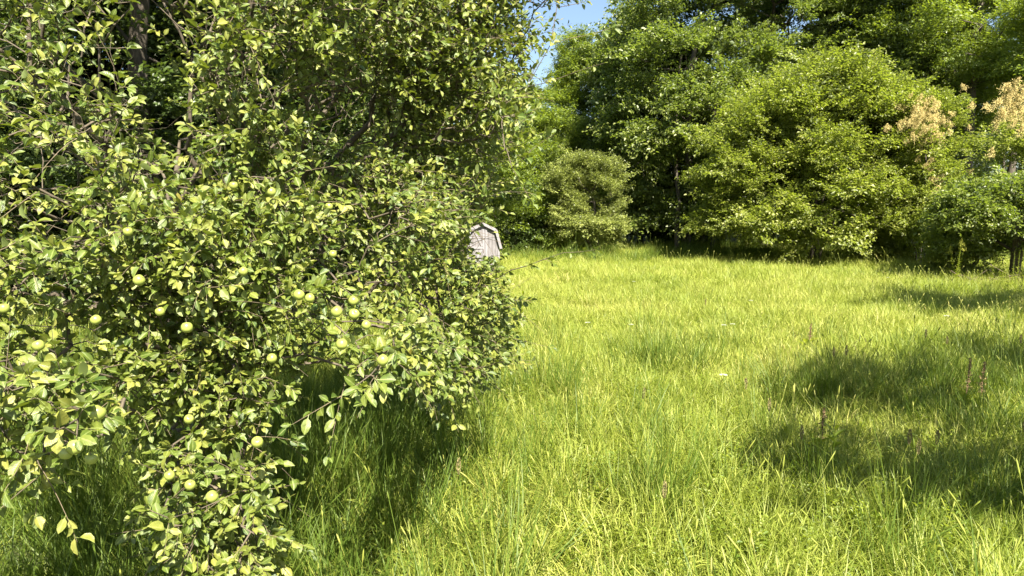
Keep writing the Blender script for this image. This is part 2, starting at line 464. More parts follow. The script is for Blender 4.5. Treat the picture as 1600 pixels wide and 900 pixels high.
# ------------------------------------------------------------------ tree skeleton
def skeleton(att, trunk, r, step=0.5, alpha=0.25, jit=0.06, sag=0.0):
    """joins every attractor to the growing tree; returns node points, parents"""
    P = [np.array(p, float) for p in trunk]
    par = [-1] + list(range(len(trunk) - 1))
    plen = [0.0]
    for i in range(1, len(P)): plen.append(plen[-1] + np.linalg.norm(P[i] - P[i - 1]))
    cap = len(P) + 12 * len(att) + 10
    X = np.zeros((cap, 3)); PL = np.zeros(cap); n = len(P)
    X[:n] = P; PL[:n] = plen
    order = np.argsort(np.linalg.norm(att - np.array(trunk[-1]), axis=1))
    tips = np.full(len(att), -1)
    lo = max(1, len(trunk) // 2)
    for ai in order:
        a = att[ai]
        d = np.linalg.norm(X[lo:n] - a, axis=1)
        # branches prefer to rise or run level from where they start
        c = d + alpha * PL[lo:n] + 0.25 * np.maximum(0, X[lo:n, 2] - a[2])
        k = int(np.argmin(c)) + lo
        dist = np.linalg.norm(a - X[k])
        m_ = min(10, max(1, int(dist / step)))
        prev = k
        for j in range(1, m_ + 1):
            t = j / m_
            p = X[k] * (1 - t) + a * t
            bow = math.sin(math.pi * t)
            p = p + np.array([0, 0, bow * dist * sag]) + r.normal(size=3) * jit * dist * (0 if j == m_ else 1) * 0.6
            X[n] = p; PL[n] = PL[prev] + np.linalg.norm(p - X[prev]); par.append(prev); prev = n; n += 1
        tips[ai] = prev
    return X[:n], np.array(par), tips

def radii(par, tips, tip_r, expo=0.45):
    n = len(par); cnt = np.zeros(n)
    cnt[tips] += 1
    for i in range(n - 1, 0, -1):
        if par[i] >= 0: cnt[par[i]] += max(cnt[i], 0)
    return tip_r * np.maximum(cnt, 1) ** expo

def build_wood(root, X, par, rad, ntrunk, trunk_r, mat, thr_limb, base, limbs=True, sides=5, flare=1.35, taper=0.55):
    """trunk, limb(s) and the finer twigs"""
    tr = np.minimum(np.maximum(np.linspace(trunk_r, trunk_r * taper, ntrunk), rad[:ntrunk] * 0.6), trunk_r)
    if taper < 0.4: tr[-1] = 0.012
    tr[0] *= flare
    Xl = X - base
    mb = MB(); tube(mb, Xl[:ntrunk], tr, 10)
    obj('trunk', mb.mesh('trunk', mat), root)
    n = len(X)
    prim = np.arange(n)
    for i in range(ntrunk, n):
        prim[i] = i if par[i] < ntrunk else prim[par[i]]
    idx = np.arange(ntrunk, n)
    r1 = rad[idx]; r0 = np.minimum(rad[par[idx]], r1 * 1.35)
    thick = r1 > thr_limb
    if limbs:
        groups = {}
        for i, t in zip(idx, thick):
            if t: groups.setdefault(prim[i], []).append(i)
        small = []
        for g, ii in sorted(groups.items(), key=lambda kv: -len(kv[1])):
            ii = np.array(ii)
            if len(ii) < 4: small.extend(ii.tolist()); continue
            mb = MB(); segs(mb, Xl[par[ii]], Xl[ii], np.minimum(rad[par[ii]], rad[ii] * 1.35), rad[ii], 7)
            obj('limb', mb.mesh('limb', mat), root)
        ii = np.concatenate([idx[~thick], np.array(small, dtype=int)])
    else:
        ii = idx
    if len(ii):
        mb = MB(); segs(mb, Xl[par[ii]], Xl[ii], np.minimum(rad[par[ii]], rad[ii] * 1.35), rad[ii], 4)
        o = obj('twigs' if limbs else 'branches', mb.mesh('twigs', mat), root)
        o['kind'] = 'stuff'

def rand_dirs(r, n):
    v = r.normal(size=(n, 3)); return norm(v)

def make_tree(name, label, cat, pos, H, base_h, rx, ry, nclump, per, species, trunk_r=0.16, clump=1.1, seed=0, shape='round',
              group=None, flat=0.6, lean=(0, 0), scale=1.0, stems=1, centres=None, fill=0.35, limbs=False, cr_off=(0, 0), up=0.6):
    r = np.random.RandomState(seed + 100)
    pos = np.array([pos[0], pos[1], 0.0])
    root = empty(name, pos, label, cat, group)
    # clump centres inside an uneven envelope
    if centres is None:
        cs = []
        nz = hashnoise(seed + 5)
        while len(cs) < nclump:
            h = r.rand()
            if shape == 'round': prof = math.sqrt(max(0.0, 1 - (2 * h - 0.9) ** 2 / 1.25))
            elif shape == 'dome': prof = math.sqrt(max(0.02, 1 - h ** 2)) * (0.85 + 0.15 * min(1, h * 4))
            elif shape == 'cone': prof = (1 - h) * 0.9 + 0.12
            else: prof = 0.75 + 0.25 * math.sin(math.pi * h)
            th = r.uniform(0, 2 * np.pi)
            rr = (r.rand() ** (0.5 if r.rand() < fill else 0.12)) * prof
            c = np.array([math.cos(th) * rr * rx, math.sin(th) * rr * ry, base_h + (H - base_h) * h])
            c[:2] *= 1 + 0.22 * nz(np.array([math.cos(th) * 1.5, math.sin(th) * 1.5, h * 2.5]))
            c[0] += cr_off[0] + lean[0] * h; c[1] += cr_off[1] + lean[1] * h
            cs.append(c)
        cs = np.array(cs)
    else:
        cs = np.array(centres) - pos
    rad_c = clump * r.uniform(0.45, 1.45, len(cs))
    # wood
    top = np.array([cr_off[0] * 0.6 + lean[0] * 0.6, cr_off[1] * 0.6 + lean[1] * 0.6, min(H * 0.72, base_h + (H - base_h) * 0.6)])
    nt_ = 9
    tt = np.linspace(0, 1, nt_)[:, None]
    tk = tt * top + np.concatenate([r.normal(size=(nt_, 2)) * 0.05 * tt * (H / 8), np.zeros((nt_, 1))], 1)
    X, par, tips = skeleton(cs, tk, r, step=0.9, alpha=0.3, jit=0.10, sag=-0.03)
    rad = radii(par, tips, trunk_r * 0.75 / max(1, len(cs)) ** 0.5, 0.5)
    build_wood(root, X, par, rad, nt_, trunk_r, M['bark'], 1e9, np.zeros(3), limbs=False)
    for s_ in range(stems - 1):
        a = r.uniform(0, 6.28); q = np.array([math.cos(a), math.sin(a), 0])
        h_ = base_h + (H - base_h) * r.uniform(0.2, 0.5)
        P = np.array([q * (0.15 + 0.9 * t + 0.5 * t * t) + np.array([0, 0, h_ * t]) + r.normal(size=3) * 0.04 for t in np.linspace(0, 1, 7)])
        P[0, 2] = -0.05
        mb = MB(); tube(mb, P, np.linspace(trunk_r * 0.6, trunk_r * 0.2, 7), 7); obj('trunk', mb.mesh('trunk', M['bark']), root)
    # foliage
    coll, nv = SPR[species]
    Ps, Rs, Ss = [], [], []
    for c, rc in zip(cs, rad_c):
        m_ = int(per * 0.62 * (rc / clump) ** 2)
        d = rand_dirs(r, m_)
        d[:, 2] = np.where(d[:, 2] < -0.3, -d[:, 2] * 0.6, d[:, 2])
        q = c + d * np.array([rc, rc, rc * flat]) * r.uniform(0.05, 0.8, (m_, 1)) + r.normal(size=(m_, 3)) * rc * 0.18
        out = norm(q - np.array([cr_off[0], cr_off[1], base_h + (H - base_h) * 0.3]))
        v = norm(d * 0.8 + out * 0.7 + r.normal(size=(m_, 3)) * 0.25)
        az = np.arctan2(v[:, 1], v[:, 0]); el = np.clip(np.arcsin(v[:, 2]), -0.5, 1.0) * (0.55 + 0.45 * up)
        Ps.append(q); Rs.append(np.stack([r.normal(size=m_) * 0.3, -el, az], -1))
        s = scale * r.uniform(0.5, 1.3, m_) * np.clip(rc / clump, 0.8, 1.15); Ss.append(np.stack([s, s, s], -1))
    Ps = np.concatenate(Ps); keep = Ps[:, 2] > 0.12
    scatter('crown', Ps[keep], np.concatenate(Rs)[keep], np.concatenate(Ss)[keep], coll, nv, root, seed)
    return root

# ------------------------------------------------------------------ ground
nz = hashnoise(11)
def gz(x, y):
    p = np.stack([np.asarray(x, float) * 0.12, np.asarray(y, float) * 0.12, np.zeros_like(np.asarray(x, float))], -1)
    return 0.07 * nz(p)
xs = np.concatenate([[-900, -300, -120], np.linspace(-60, 60, 100), [120, 300, 900]])
ys = np.concatenate([[-900, -300, -100], np.linspace(-25, 90, 96), [140, 300, 900]])
gx, gy = np.meshgrid(xs, ys, indexing='ij')
V = np.stack([gx, gy, gz(gx, gy)], -1).reshape(-1, 3)
nx, ny = gx.shape
i = np.arange(nx - 1)[:, None]; j = np.arange(ny - 1)[None, :]
Q = np.stack([i * ny + j, (i + 1) * ny + j, (i + 1) * ny + j + 1, i * ny + j + 1], -1).reshape(-1, 4)
g = obj('ground', np_mesh('ground', V, quads=Q, mat=M['soil']))
tag(g, 'flat meadow ground under the long grass', 'ground', kind='structure')

# ------------------------------------------------------------------ shed
def build_shed():
    D0 = 27.0
    pr = at(783, 384, D0); cx = at(755, 384, D0)[0]; hw = pr[0] - cx
    zt = at(755, 350, D0)[2]; zk = at(776, 360, D0)[2]; xk = at(776, 360, D0)[0] - cx; ze = at(783, 388, D0)[2]
    root = empty('garden_shed', (cx, D0, 0), 'small weathered grey gambrel roofed wooden shed half hidden behind the apple leaves', 'shed')
    L = 2.2
    hwi = hw - 0.07
    # outline of the gable, used for walls and planks
    def top(x):
        x = abs(x)
        if x < xk: return zt - 0.06 + (zk - zt) * x / xk
        return zk - 0.06 + (ze - zk) * (x - xk) / (hw - xk)
    npl = 9
    e = np.linspace(-hwi, hwi, npl + 1)
    r = np.random.RandomState(5)
    def plank(x0, x1, y0, y1, name='plank', z0=0.03, mat=M['wood']):
        mb = MB(); V = []
        for yy in (y0, y1):
            V += [[x0, yy, z0], [x1, yy, z0], [x1, yy, top(x1)], [x0, yy, top(x0)]]
        mb.add(V, Q=[[0, 1, 2, 3], [5, 4, 7, 6], [4, 0, 3, 7], [1, 5, 6, 2], [3, 2, 6, 7], [4, 5, 1, 0]])
        return obj(name, mb.mesh(name, mat, False), root)
    for k in range(npl):
        o = r.uniform(0, 0.006)
        plank(e[k] + 0.004, e[k + 1] - 0.004, -0.0 + o, 0.022 + o)
        plank(e[k] + 0.004, e[k + 1] - 0.004, L - 0.03, L - 0.01)
    for s in (-1, 1):
        mb = MB()
        for k in range(14):
            y0 = 0.03 + (L - 0.07) * k / 14; y1 = 0.03 + (L - 0.07) * (k + 1) / 14 - 0.008
            mb.box((s * (hwi - 0.015), (y0 + y1) / 2, ze / 2 - 0.03), (0.022, y1 - y0, ze - 0.06))
        obj('side_wall', mb.mesh('side_wall', M['wood'], False), root)
        mb = MB(); mb.box((s * (hwi - 0.02), -0.018, ze / 2 - 0.02), (0.075, 0.03, ze - 0.04)); obj('corner_board', mb.mesh('corner_board', M['wood_trim'], False), root)
    # roof: two slopes each side, with overhang to the front
    prof = [(0, zt), (xk, zk), (hw + 0.02, ze - 0.02)]
    for s in (-1, 1):
        for (xa, za), (xb, zb) in zip(prof[:-1], prof[1:]):
            n_ = norm(np.array([-(zb - za), 0, (xb - xa)])) * 0.03
            V = []
            for yy in (-0.10, L + 0.08):
                V += [[xa * s, yy, za], [xb * s, yy, zb], [(xb + n_[0]) * s, yy, zb + n_[2]], [(xa + n_[0]) * s, yy, za + n_[2]]]
            mb = MB(); mb.add(V, Q=[[0, 1, 2, 3], [5, 4, 7, 6], [4, 0, 3, 7], [1, 5, 6, 2], [3, 2, 6, 7], [4, 5, 1, 0]])
            obj('roof_panel', mb.mesh('roof_panel', M['roof'], False), root)
            # barge board on the front
            V = []
            d = norm(np.array([xb - xa, 0, zb - za])); q = np.array([d[2], 0, -d[0]]) * 0.075
            for yy in (-0.125, -0.102):
                V += [[xa * s, yy, za + 0.02], [xb * s, yy, zb + 0.02], [(xb + q[0]) * s, yy, zb + q[2] + 0.02], [(xa + q[0] * (0 if xa == 0 else 1)) * s, yy, za + q[2] + 0.02]]
            mb = MB(); mb.add(V, Q=[[0, 1, 2, 3], [5, 4, 7, 6], [4, 0, 3, 7], [1, 5, 6, 2], [3, 2, 6, 7], [4, 5, 1, 0]])
            obj('barge_board', mb.mesh('barge_board', M['wood_trim'], False), root)
    # door with frame, rail and diagonal brace
    x0, x1 = -hwi + 0.10, 0.06
    zd = zt - 0.20
    door = obj('door', None, root); 
    mb = MB()
    for k in range(5):
        a = x0 + (x1 - x0) * k / 5; b = x0 + (x1 - x0) * (k + 1) / 5 - 0.006
        ztop = min(zd, top(a) - 0.10)
        mb.box(((a + b) / 2, -0.016, (0.08 + ztop) / 2), (b - a, 0.028, ztop - 0.08))
    door.data = None
    bpy.data.objects.remove(door)
    door = obj('door', mb.mesh('door', M['wood'], False), root)
    def board(name, p, q, w, y=-0.045, t=0.026):
        p = np.array([p[0], 0, p[1]]); q = np.array([q[0], 0, q[1]]); d = norm(q - p); s_ = np.array([-d[2], 0, d[0]]) * w / 2
        V = []
        for yy in (y - t / 2, y + t / 2):
            for c in (p - s_, q - s_, q + s_, p + s_): V.append([c[0], yy, c[2]])
        mb = MB(); mb.add(V, Q=[[0, 1, 2, 3], [5, 4, 7, 6], [4, 0, 3, 7], [1, 5, 6, 2], [3, 2, 6, 7], [4, 5, 1, 0]])
        return obj(name, mb.mesh(name, M['wood_trim'], False), door)
    zr = at(755, 387, D0)[2]
    board('rail', (x0, zr), (x1 - 0.05, zr), 0.085)
    board('rail', (x0, 0.16), (x1 - 0.05, 0.16), 0.085)
    board('brace', (x0 + 0.22, zd - 0.10), (x1 - 0.09, zr + 0.06), 0.085, y=-0.048)
    board('brace', (x1 - 0.12, zr - 0.07), (x0 + 0.06, 0.22), 0.085, y=-0.048)
    board('stile', (x1 - 0.045, 0.08), (x1 - 0.045, zd), 0.075, y=-0.044)
    board('stile', (x0 + 0.04, 0.08), (x0 + 0.04, zd - 0.25), 0.075, y=-0.044)
    h_ = MB(); h_.box((x1 - 0.045, -0.075, zr - 0.12), (0.02, 0.02, 0.14)); h_.box((x1 - 0.045, -0.062, zr - 0.06), (0.02, 0.03, 0.02)); h_.box((x1 - 0.045, -0.062, zr - 0.18), (0.02, 0.03, 0.02))
    obj('handle', h_.mesh('handle', M['iron'], False), door)
    mb = MB(); mb.box((x1 + 0.055, -0.02, zd / 2 + 0.06), (0.07, 0.03, zd)); obj('door_post', mb.mesh('door_post', M['wood_trim'], False), root)
    mb = MB(); mb.box((0, L / 2, 0.02), (2 * hwi - 0.06, L - 0.05, 0.04)); obj('floor', mb.mesh('floor', M['wood'], False), root)
    root.rotation_euler = (0, 0, R(3))
build_shed()

# ------------------------------------------------------------------ trees of the clearing's edge
def G(px, d): return ((px - 800) / F * d, d)

make_tree('round_tree', 'small round yellow-green tree standing alone at the back edge of the meadow', 'tree', G(935, 36), 5.2, 0.7, 1.75, 1.6, 66, 44, 'pale',
          trunk_r=0.09, clump=0.55, seed=1, stems=4, cr_off=(-0.5, 0), shape='round', fill=0.5)
make_tree('spreading_tree', 'big broad yellow-green spreading tree with foliage down to the grass, largest in the clearing', 'tree', G(1272, 31.5), 8.5, 1.15, 5.3, 4.0, 240, 36, 'shrub',
          trunk_r=0.17, clump=0.85, seed=2, stems=6, shape='dome', fill=0.5, scale=1.15)
make_tree('sumac_shrub', 'low layered shrub with bright flat leaf tiers left of the round tree', 'shrub', G(858, 37.5), 2.9, 0.3, 1.6, 1.2, 34, 26, 'ash',
          trunk_r=0.05, clump=0.45, seed=3, stems=3, flat=0.35)
make_tree('leafy_bush', 'dark green leafy bush beside the shed at the meadow edge', 'shrub', G(800, 38), 3.6, 0.1, 1.8, 1.4, 45, 28, 'dark',
          trunk_r=0.05, clump=0.55, seed=4, stems=3)
make_tree('young_ash_tree', 'light green young tree under the gap of sky behind the shed', 'tree', G(835, 44), 9.3, 1.0, 2.4, 2.2, 80, 34, 'ash',
          trunk_r=0.11, clump=0.8, seed=5, stems=2, flat=0.8)
make_tree('slender_tree', 'slender pale green tree whose feathery top stands against the blue sky', 'tree', G(890, 50), 14.6, 2, 1.9, 2.0, 100, 30, 'ash',
          trunk_r=0.15, clump=0.85, seed=6, shape='cone', flat=0.8)
make_tree('maple_tree', 'tall maple with tiered silvery leaf sprays directly behind the round tree', 'tree', G(1072, 41), 19, 2.2, 4.3, 4.0, 165, 32, 'maple',
          trunk_r=0.24, clump=1.0, seed=7, flat=0.4, scale=1.05, group='tall maples behind the clearing')
make_tree('maple_tree', 'tall maple with drooping bright sprays rising over the left half of the spreading tree', 'tree', G(1190, 43), 21, 3, 4.6, 4.2, 165, 32, 'maple',
          trunk_r=0.26, clump=1.05, seed=8, flat=0.42, scale=1.05, group='tall maples behind the clearing')
make_tree('maple_tree', 'tall maple rising over the right half of the spreading tree, left of the dark trunks', 'tree', G(1350, 42), 21, 3.5, 4.2, 4.0, 150, 32, 'maple',
          trunk_r=0.26, clump=1.0, seed=9, flat=0.42, group='tall maples behind the clearing')
make_tree('bright_ash_tree', 'tall bright green ash with sunlit upper crown above the smoke bush', 'tree', G(1445, 39), 19, 6.8, 3.0, 3.0, 90, 32, 'ash',
          trunk_r=0.2, clump=0.95, seed=10, flat=0.5)
make_tree('dark_trunk_tree', 'tall tree with bare dark trunk showing right of the pink smoke plumes', 'tree', G(1500, 36), 20, 9.2, 3.0, 3.0, 80, 30, 'ash',
          trunk_r=0.28, clump=1.0, seed=11, flat=0.5)
make_tree('dark_trunk_tree', 'tall shaded tree with slim dark trunk close to the right edge', 'tree', G(1570, 40), 20, 9.5, 3.2, 3.0, 75, 30, 'ash',
          trunk_r=0.22, clump=1.0, seed=12, flat=0.5)
make_tree('edge_tree', 'bright leafed tall tree cut off by the upper right corner', 'tree', G(1665, 31), 13, 6.0, 2.4, 2.4, 60, 32, 'ash',
          trunk_r=0.2, clump=0.95, seed=13, flat=0.5)
make_tree('filler_tree', 'dark green maple filling the space between the slender tree and the tiered maple', 'tree', G(1000, 48), 15.6, 1.5, 3.6, 3.0, 150, 32, 'maple',
          trunk_r=0.2, clump=1.0, seed=14, flat=0.5)
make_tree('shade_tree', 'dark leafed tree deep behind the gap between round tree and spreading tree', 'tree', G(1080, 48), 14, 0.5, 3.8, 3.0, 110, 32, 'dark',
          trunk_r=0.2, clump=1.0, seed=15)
make_tree('maple_tree', 'tall maple farther back whose top closes the sky above the spreading tree', 'tree', G(1255, 52), 23, 6, 6.5, 3.5, 190, 32, 'maple',
          trunk_r=0.26, clump=1.2, seed=44, flat=0.5, group='tall maples behind the clearing')
make_tree('shade_tree', 'dark leafed tree behind the spreading tree on its right', 'tree', G(1420, 47), 15, 0.4, 3.6, 3.0, 80, 30, 'dark',
          trunk_r=0.2, clump=1.0, seed=16)

# right foreground tree with its dark underside
make_tree('wide_dark_tree', 'wide low tree with dark shaded underside and leaning dark trunk at the right edge', 'tree', G(1588, 22.5), 3.2, 1.4, 2.0, 1.7, 42, 40, 'maple',
          trunk_r=0.16, clump=0.6, seed=17, stems=2, cr_off=(-0.1, 0), scale=0.62)
make_tree('low_bush', 'low green bush at the foot of the smoke bush, left of the leaning trunk', 'shrub', G(1506, 25), 2.5, 0.1, 1.1, 1.0, 34, 30, 'bush',
          trunk_r=0.04, clump=0.42, seed=18, stems=3)
make_tree('low_bush', 'pale green bush touching the right foot of the spreading tree', 'shrub', G(1445, 31), 1.9, 0.1, 1.1, 0.9, 26, 28, 'bush',
          trunk_r=0.04, clump=0.4, seed=19, stems=3)

# smoke bushes with plumes
def plume_mesh(r):
    mb = MB(); n = 260
    d = rand_dirs(r, n); t = r.rand(n)
    c = np.stack([r.normal(size=n) * 0.09, r.normal(size=n) * 0.09, t * 0.34], -1)
    c[:, :2] *= (1.15 - t)[:, None]
    L = r.uniform(0.03, 0.075, n); s = norm(np.cross(d, rand_dirs(r, n))) * 0.008
    V = np.stack([c - s, c + s, c + d * L[:, None]], 1).reshape(-1, 3)
    mb.add(V, T=np.arange(3 * n).reshape(-1, 3))
    tube(mb, [[0, 0, -0.12], [0, 0, 0.1], [0, 0, 0.3]], [0.006, 0.004, 0.002], 3)
    return mb.mesh('plume', M['plume'])
pr_ = np.random.RandomState(21)
PLUMES = [plume_mesh(pr_) for _ in range(4)]
def smoke_bush(label, px, d, H, base, rx, ry, ncl, plumes, seed, clump=0.5):
    root = make_tree('smoke_bush', label, 'smoke bush', G(px, d), H, base, rx, ry, ncl, 28, 'bush', trunk_r=0.07, clump=clump, seed=seed, stems=3)
    r = np.random.RandomState(seed)
    for (qx, qy, rad, num) in plumes:
        for k in range(num):
            q = at(qx + r.normal() * rad * 1.3, qy + r.normal() * rad * 1.1, d - ry * r.uniform(0.95, 1.4))
            o = obj('plume', PLUMES[r.randint(4)], root, q - np.array([G(px, d)[0], d, 0]))
            s = r.uniform(0.6, 1.15); o.scale = (s, s, s)
            o.rotation_euler = (r.normal() * 0.4, r.normal() * 0.4, r.uniform(0, 6.3)); o['kind'] = 'stuff'
smoke_bush('smoke bush with pinkish tan plumes on the upper right shoulder of the spreading tree', 1438, 29.5, 6.9, 2.2, 1.5, 1.2, 40,
           [(1450, 190, 18, 48), (1462, 205, 9, 18), (1425, 195, 12, 16), (1445, 230, 14, 9), (1460, 275, 12, 4)], 22, 0.55)
smoke_bush('small smoke bush with a few orange tan plumes between spreading tree and leaning trunk', 1508, 26, 3.7, 1.0, 0.75, 0.7, 22,
           [(1512, 330, 9, 14), (1500, 315, 14, 9), (1470, 300, 8, 3)], 23, 0.42)
smoke_bush('smoke bush with a large pale plume mass cut off by the right edge', 1640, 24, 6.1, 3.3, 1.5, 1.2, 40,
           [(1585, 160, 10, 20), (1595, 175, 12, 16), (1560, 190, 12, 6), (1590, 210, 14, 6)], 24, 0.5)

# ------------------------------------------------------------------ woods behind the apple tree on the left
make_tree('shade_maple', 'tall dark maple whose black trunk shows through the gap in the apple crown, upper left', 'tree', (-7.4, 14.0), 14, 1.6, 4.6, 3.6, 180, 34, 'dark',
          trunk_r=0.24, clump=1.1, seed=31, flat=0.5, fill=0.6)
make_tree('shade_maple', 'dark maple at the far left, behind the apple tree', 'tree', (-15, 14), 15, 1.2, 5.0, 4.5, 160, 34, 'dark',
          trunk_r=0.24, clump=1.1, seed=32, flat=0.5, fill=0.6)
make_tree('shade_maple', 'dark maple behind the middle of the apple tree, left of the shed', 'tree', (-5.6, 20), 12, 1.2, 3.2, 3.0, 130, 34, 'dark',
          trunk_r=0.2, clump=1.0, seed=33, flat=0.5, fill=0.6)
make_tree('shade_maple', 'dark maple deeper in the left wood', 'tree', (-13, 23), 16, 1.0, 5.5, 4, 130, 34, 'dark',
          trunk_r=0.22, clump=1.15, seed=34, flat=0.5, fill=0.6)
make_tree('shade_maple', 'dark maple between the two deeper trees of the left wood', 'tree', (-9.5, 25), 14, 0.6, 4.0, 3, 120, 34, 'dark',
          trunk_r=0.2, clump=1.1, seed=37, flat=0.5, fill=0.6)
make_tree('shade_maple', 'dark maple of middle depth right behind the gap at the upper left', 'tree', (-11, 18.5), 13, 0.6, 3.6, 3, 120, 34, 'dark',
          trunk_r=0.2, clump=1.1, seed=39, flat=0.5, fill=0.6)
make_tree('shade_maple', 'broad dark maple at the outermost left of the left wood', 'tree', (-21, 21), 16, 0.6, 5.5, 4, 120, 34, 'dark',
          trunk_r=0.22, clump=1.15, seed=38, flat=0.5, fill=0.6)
make_tree('wood_edge_tree', 'green tree showing through the thin upper right of the apple crown', 'tree', (-3.6, 33), 9.5, 0.8, 3.6, 3, 110, 34, 'ash',
          trunk_r=0.18, clump=0.95, seed=35, flat=0.6)
make_tree('wood_edge_tree', 'green tree farther left beyond the shed, mostly hidden by apple leaves', 'tree', (-9.5, 32), 12, 0.8, 4.2, 3, 110, 34, 'ash',
          trunk_r=0.18, clump=1.0, seed=36, flat=0.6)

# trees whose shade falls across the right of the meadow, standing just outside the picture
make_tree('roadside_maple', 'maple outside the picture on the right whose shade falls across the meadow', 'tree', (9.6, 3.7), 7.6, 5.2, 2.9, 1.3, 17, 11, 'maple',
          trunk_r=0.18, clump=0.55, seed=41, flat=0.5)
make_tree('roadside_maple', 'second maple outside the picture on the right, farther up the meadow', 'tree', (14.6, 11.6), 7.0, 4.0, 2.3, 1.0, 16, 20, 'maple',
          trunk_r=0.18, clump=0.85, seed=42, flat=0.5)
make_tree('roadside_maple', 'small maple outside the picture close to the lower right corner', 'tree', (5.9, 1.4), 5.0, 3.5, 1.3, 0.8, 7, 14, 'maple',
          trunk_r=0.12, clump=0.45, seed=43, flat=0.5)

# far wood: one mass that nobody could count
def far_wood():
    r = np.random.RandomState(50)
    n = 15000
    x = r.uniform(-75, 85, n); y = r.uniform(56, 74, n)
    hmax = 11.5 + 3.0 * hashnoise(51)(np.stack([x * 0.12, y * 0.05, x * 0], -1))
    z = hmax * r.rand(n) ** 0.8
    rot = np.stack([r.normal(size=n) * 0.3, r.normal(size=n) * 0.3, r.uniform(0, 6.3, n)], -1)
    s = r.uniform(1.2, 2.2, n)
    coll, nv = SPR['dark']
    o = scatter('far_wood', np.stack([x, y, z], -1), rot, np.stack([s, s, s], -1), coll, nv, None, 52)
    tag(o, 'far-off wood closing the view behind the trees', 'wood')
far_wood()
def wood_trunks():
    r = np.random.RandomState(55)
    for k in range(16):
        px = r.choice([r.uniform(1040, 1130), r.uniform(1460, 1620)]); d = r.uniform(38, 54)
        x, y = G(px, d)
        P = np.array([[r.normal() * 0.12, r.normal() * 0.1, z] for z in np.linspace(-0.1, 11, 8)])
        mb = MB(); tube(mb, P, np.linspace(r.uniform(0.09, 0.17), 0.05, 8), 7)
        e = empty('bare_trunk', (x, y, 0), 'slim bare dark trunk in the shade between round tree and spreading tree' if px < 1200 else 'slim bare dark trunk in the shaded wood right of the spreading tree', 'tree', 'slim trunks between round and spreading tree' if px < 1200 else 'slim trunks right of the spreading tree')
        obj('trunk', mb.mesh('trunk', M['bark']), e)
wood_trunks()

# ------------------------------------------------------------------ grass
def grass_tuft(r, nb, rad, hmin, hmax, w, mat, heads=0.0, arch=0.55):
    mb = MB(); rows = 5
    a = r.uniform(0, 6.28, nb); q = rad * np.sqrt(r.rand(nb))
    B = np.stack([np.cos(a) * q, np.sin(a) * q, np.zeros(nb)], -1)
    dirn = a + r.normal(size=nb) * 1.1
    L = r.uniform(hmin, hmax, nb); bend = r.uniform(0.15, 1.0, nb) ** 1.2 * arch * 2
    lean = r.uniform(0.0, 0.35, nb)
    t = np.linspace(0, 1, rows)
    ang = lean[:, None] + bend[:, None] * t[None, :] ** 1.5 * 1.25
    ds = L[:, None] / (rows - 1)
    hx = np.concatenate([np.zeros((nb, 1)), np.cumsum(np.sin(ang[:, :-1]) * ds, 1)], 1)
    hz = np.concatenate([np.zeros((nb, 1)), np.cumsum(np.cos(ang[:, :-1]) * ds, 1)], 1)
    C_ = B[:, None, :] + np.stack([np.cos(dirn)[:, None] * hx, np.sin(dirn)[:, None] * hx, hz], -1)
    side = np.stack([-np.sin(dirn + r.normal(size=nb) * 0.5), np.cos(dirn), r.normal(size=nb) * 0.2], -1)
    wt = np.array([0.7, 1.0, 0.9, 0.6, 0.06])
    ww = (w * r.uniform(0.6, 1.3, nb))[:, None] * wt[None] / 2
    V = np.stack([C_ - side[:, None, :] * ww[..., None], C_ + side[:, None, :] * ww[..., None]], 2)
    rn = r.rand(nb)
    off = (np.arange(nb) * rows * 2)[:, None]; k = np.arange(rows - 1)[None, :] * 2
    Q = np.stack([off + k, off + k + 1, off + k + 3, off + k + 2], -1).reshape(-1, 4)
    A = np.zeros((nb, rows, 2, 3)); A[..., 0] = rn[:, None, None]; A[..., 2] = t[None, :, None]; A[:, :, :, 1] = 0.5
    mb.add(V.reshape(-1, 3), Q=Q, A=A.reshape(-1, 3))
    nh = int(heads)
    for h in range(nh):
        b = np.array([r.normal() * rad * 0.5, r.normal() * rad * 0.5, 0]); H = hmax * r.uniform(1.05, 1.35); d = r.uniform(0, 6.28); ln = r.uniform(0.05, 0.3)
        P = np.array([b + np.array([math.cos(d) * ln * t_ ** 2, math.sin(d) * ln * t_ ** 2, H * t_]) for t_ in np.linspace(0, 1, 5)])
        tube(mb, P, np.full(5, w * 0.28), 3, A=[0.75, .5, .5])
        dd = norm(P[-1] - P[-2]); Z = r.uniform(0.05, 0.1)
        tube(mb, [P[-1], P[-1] + dd * Z * 0.3, P[-1] + dd * Z * 0.8, P[-1] + dd * Z], np.array([0.2, 1, 0.8, 0.05]) * w * 0.8, 4, A=[0.98, .5, .5])
    return mb.mesh('tuft', mat)

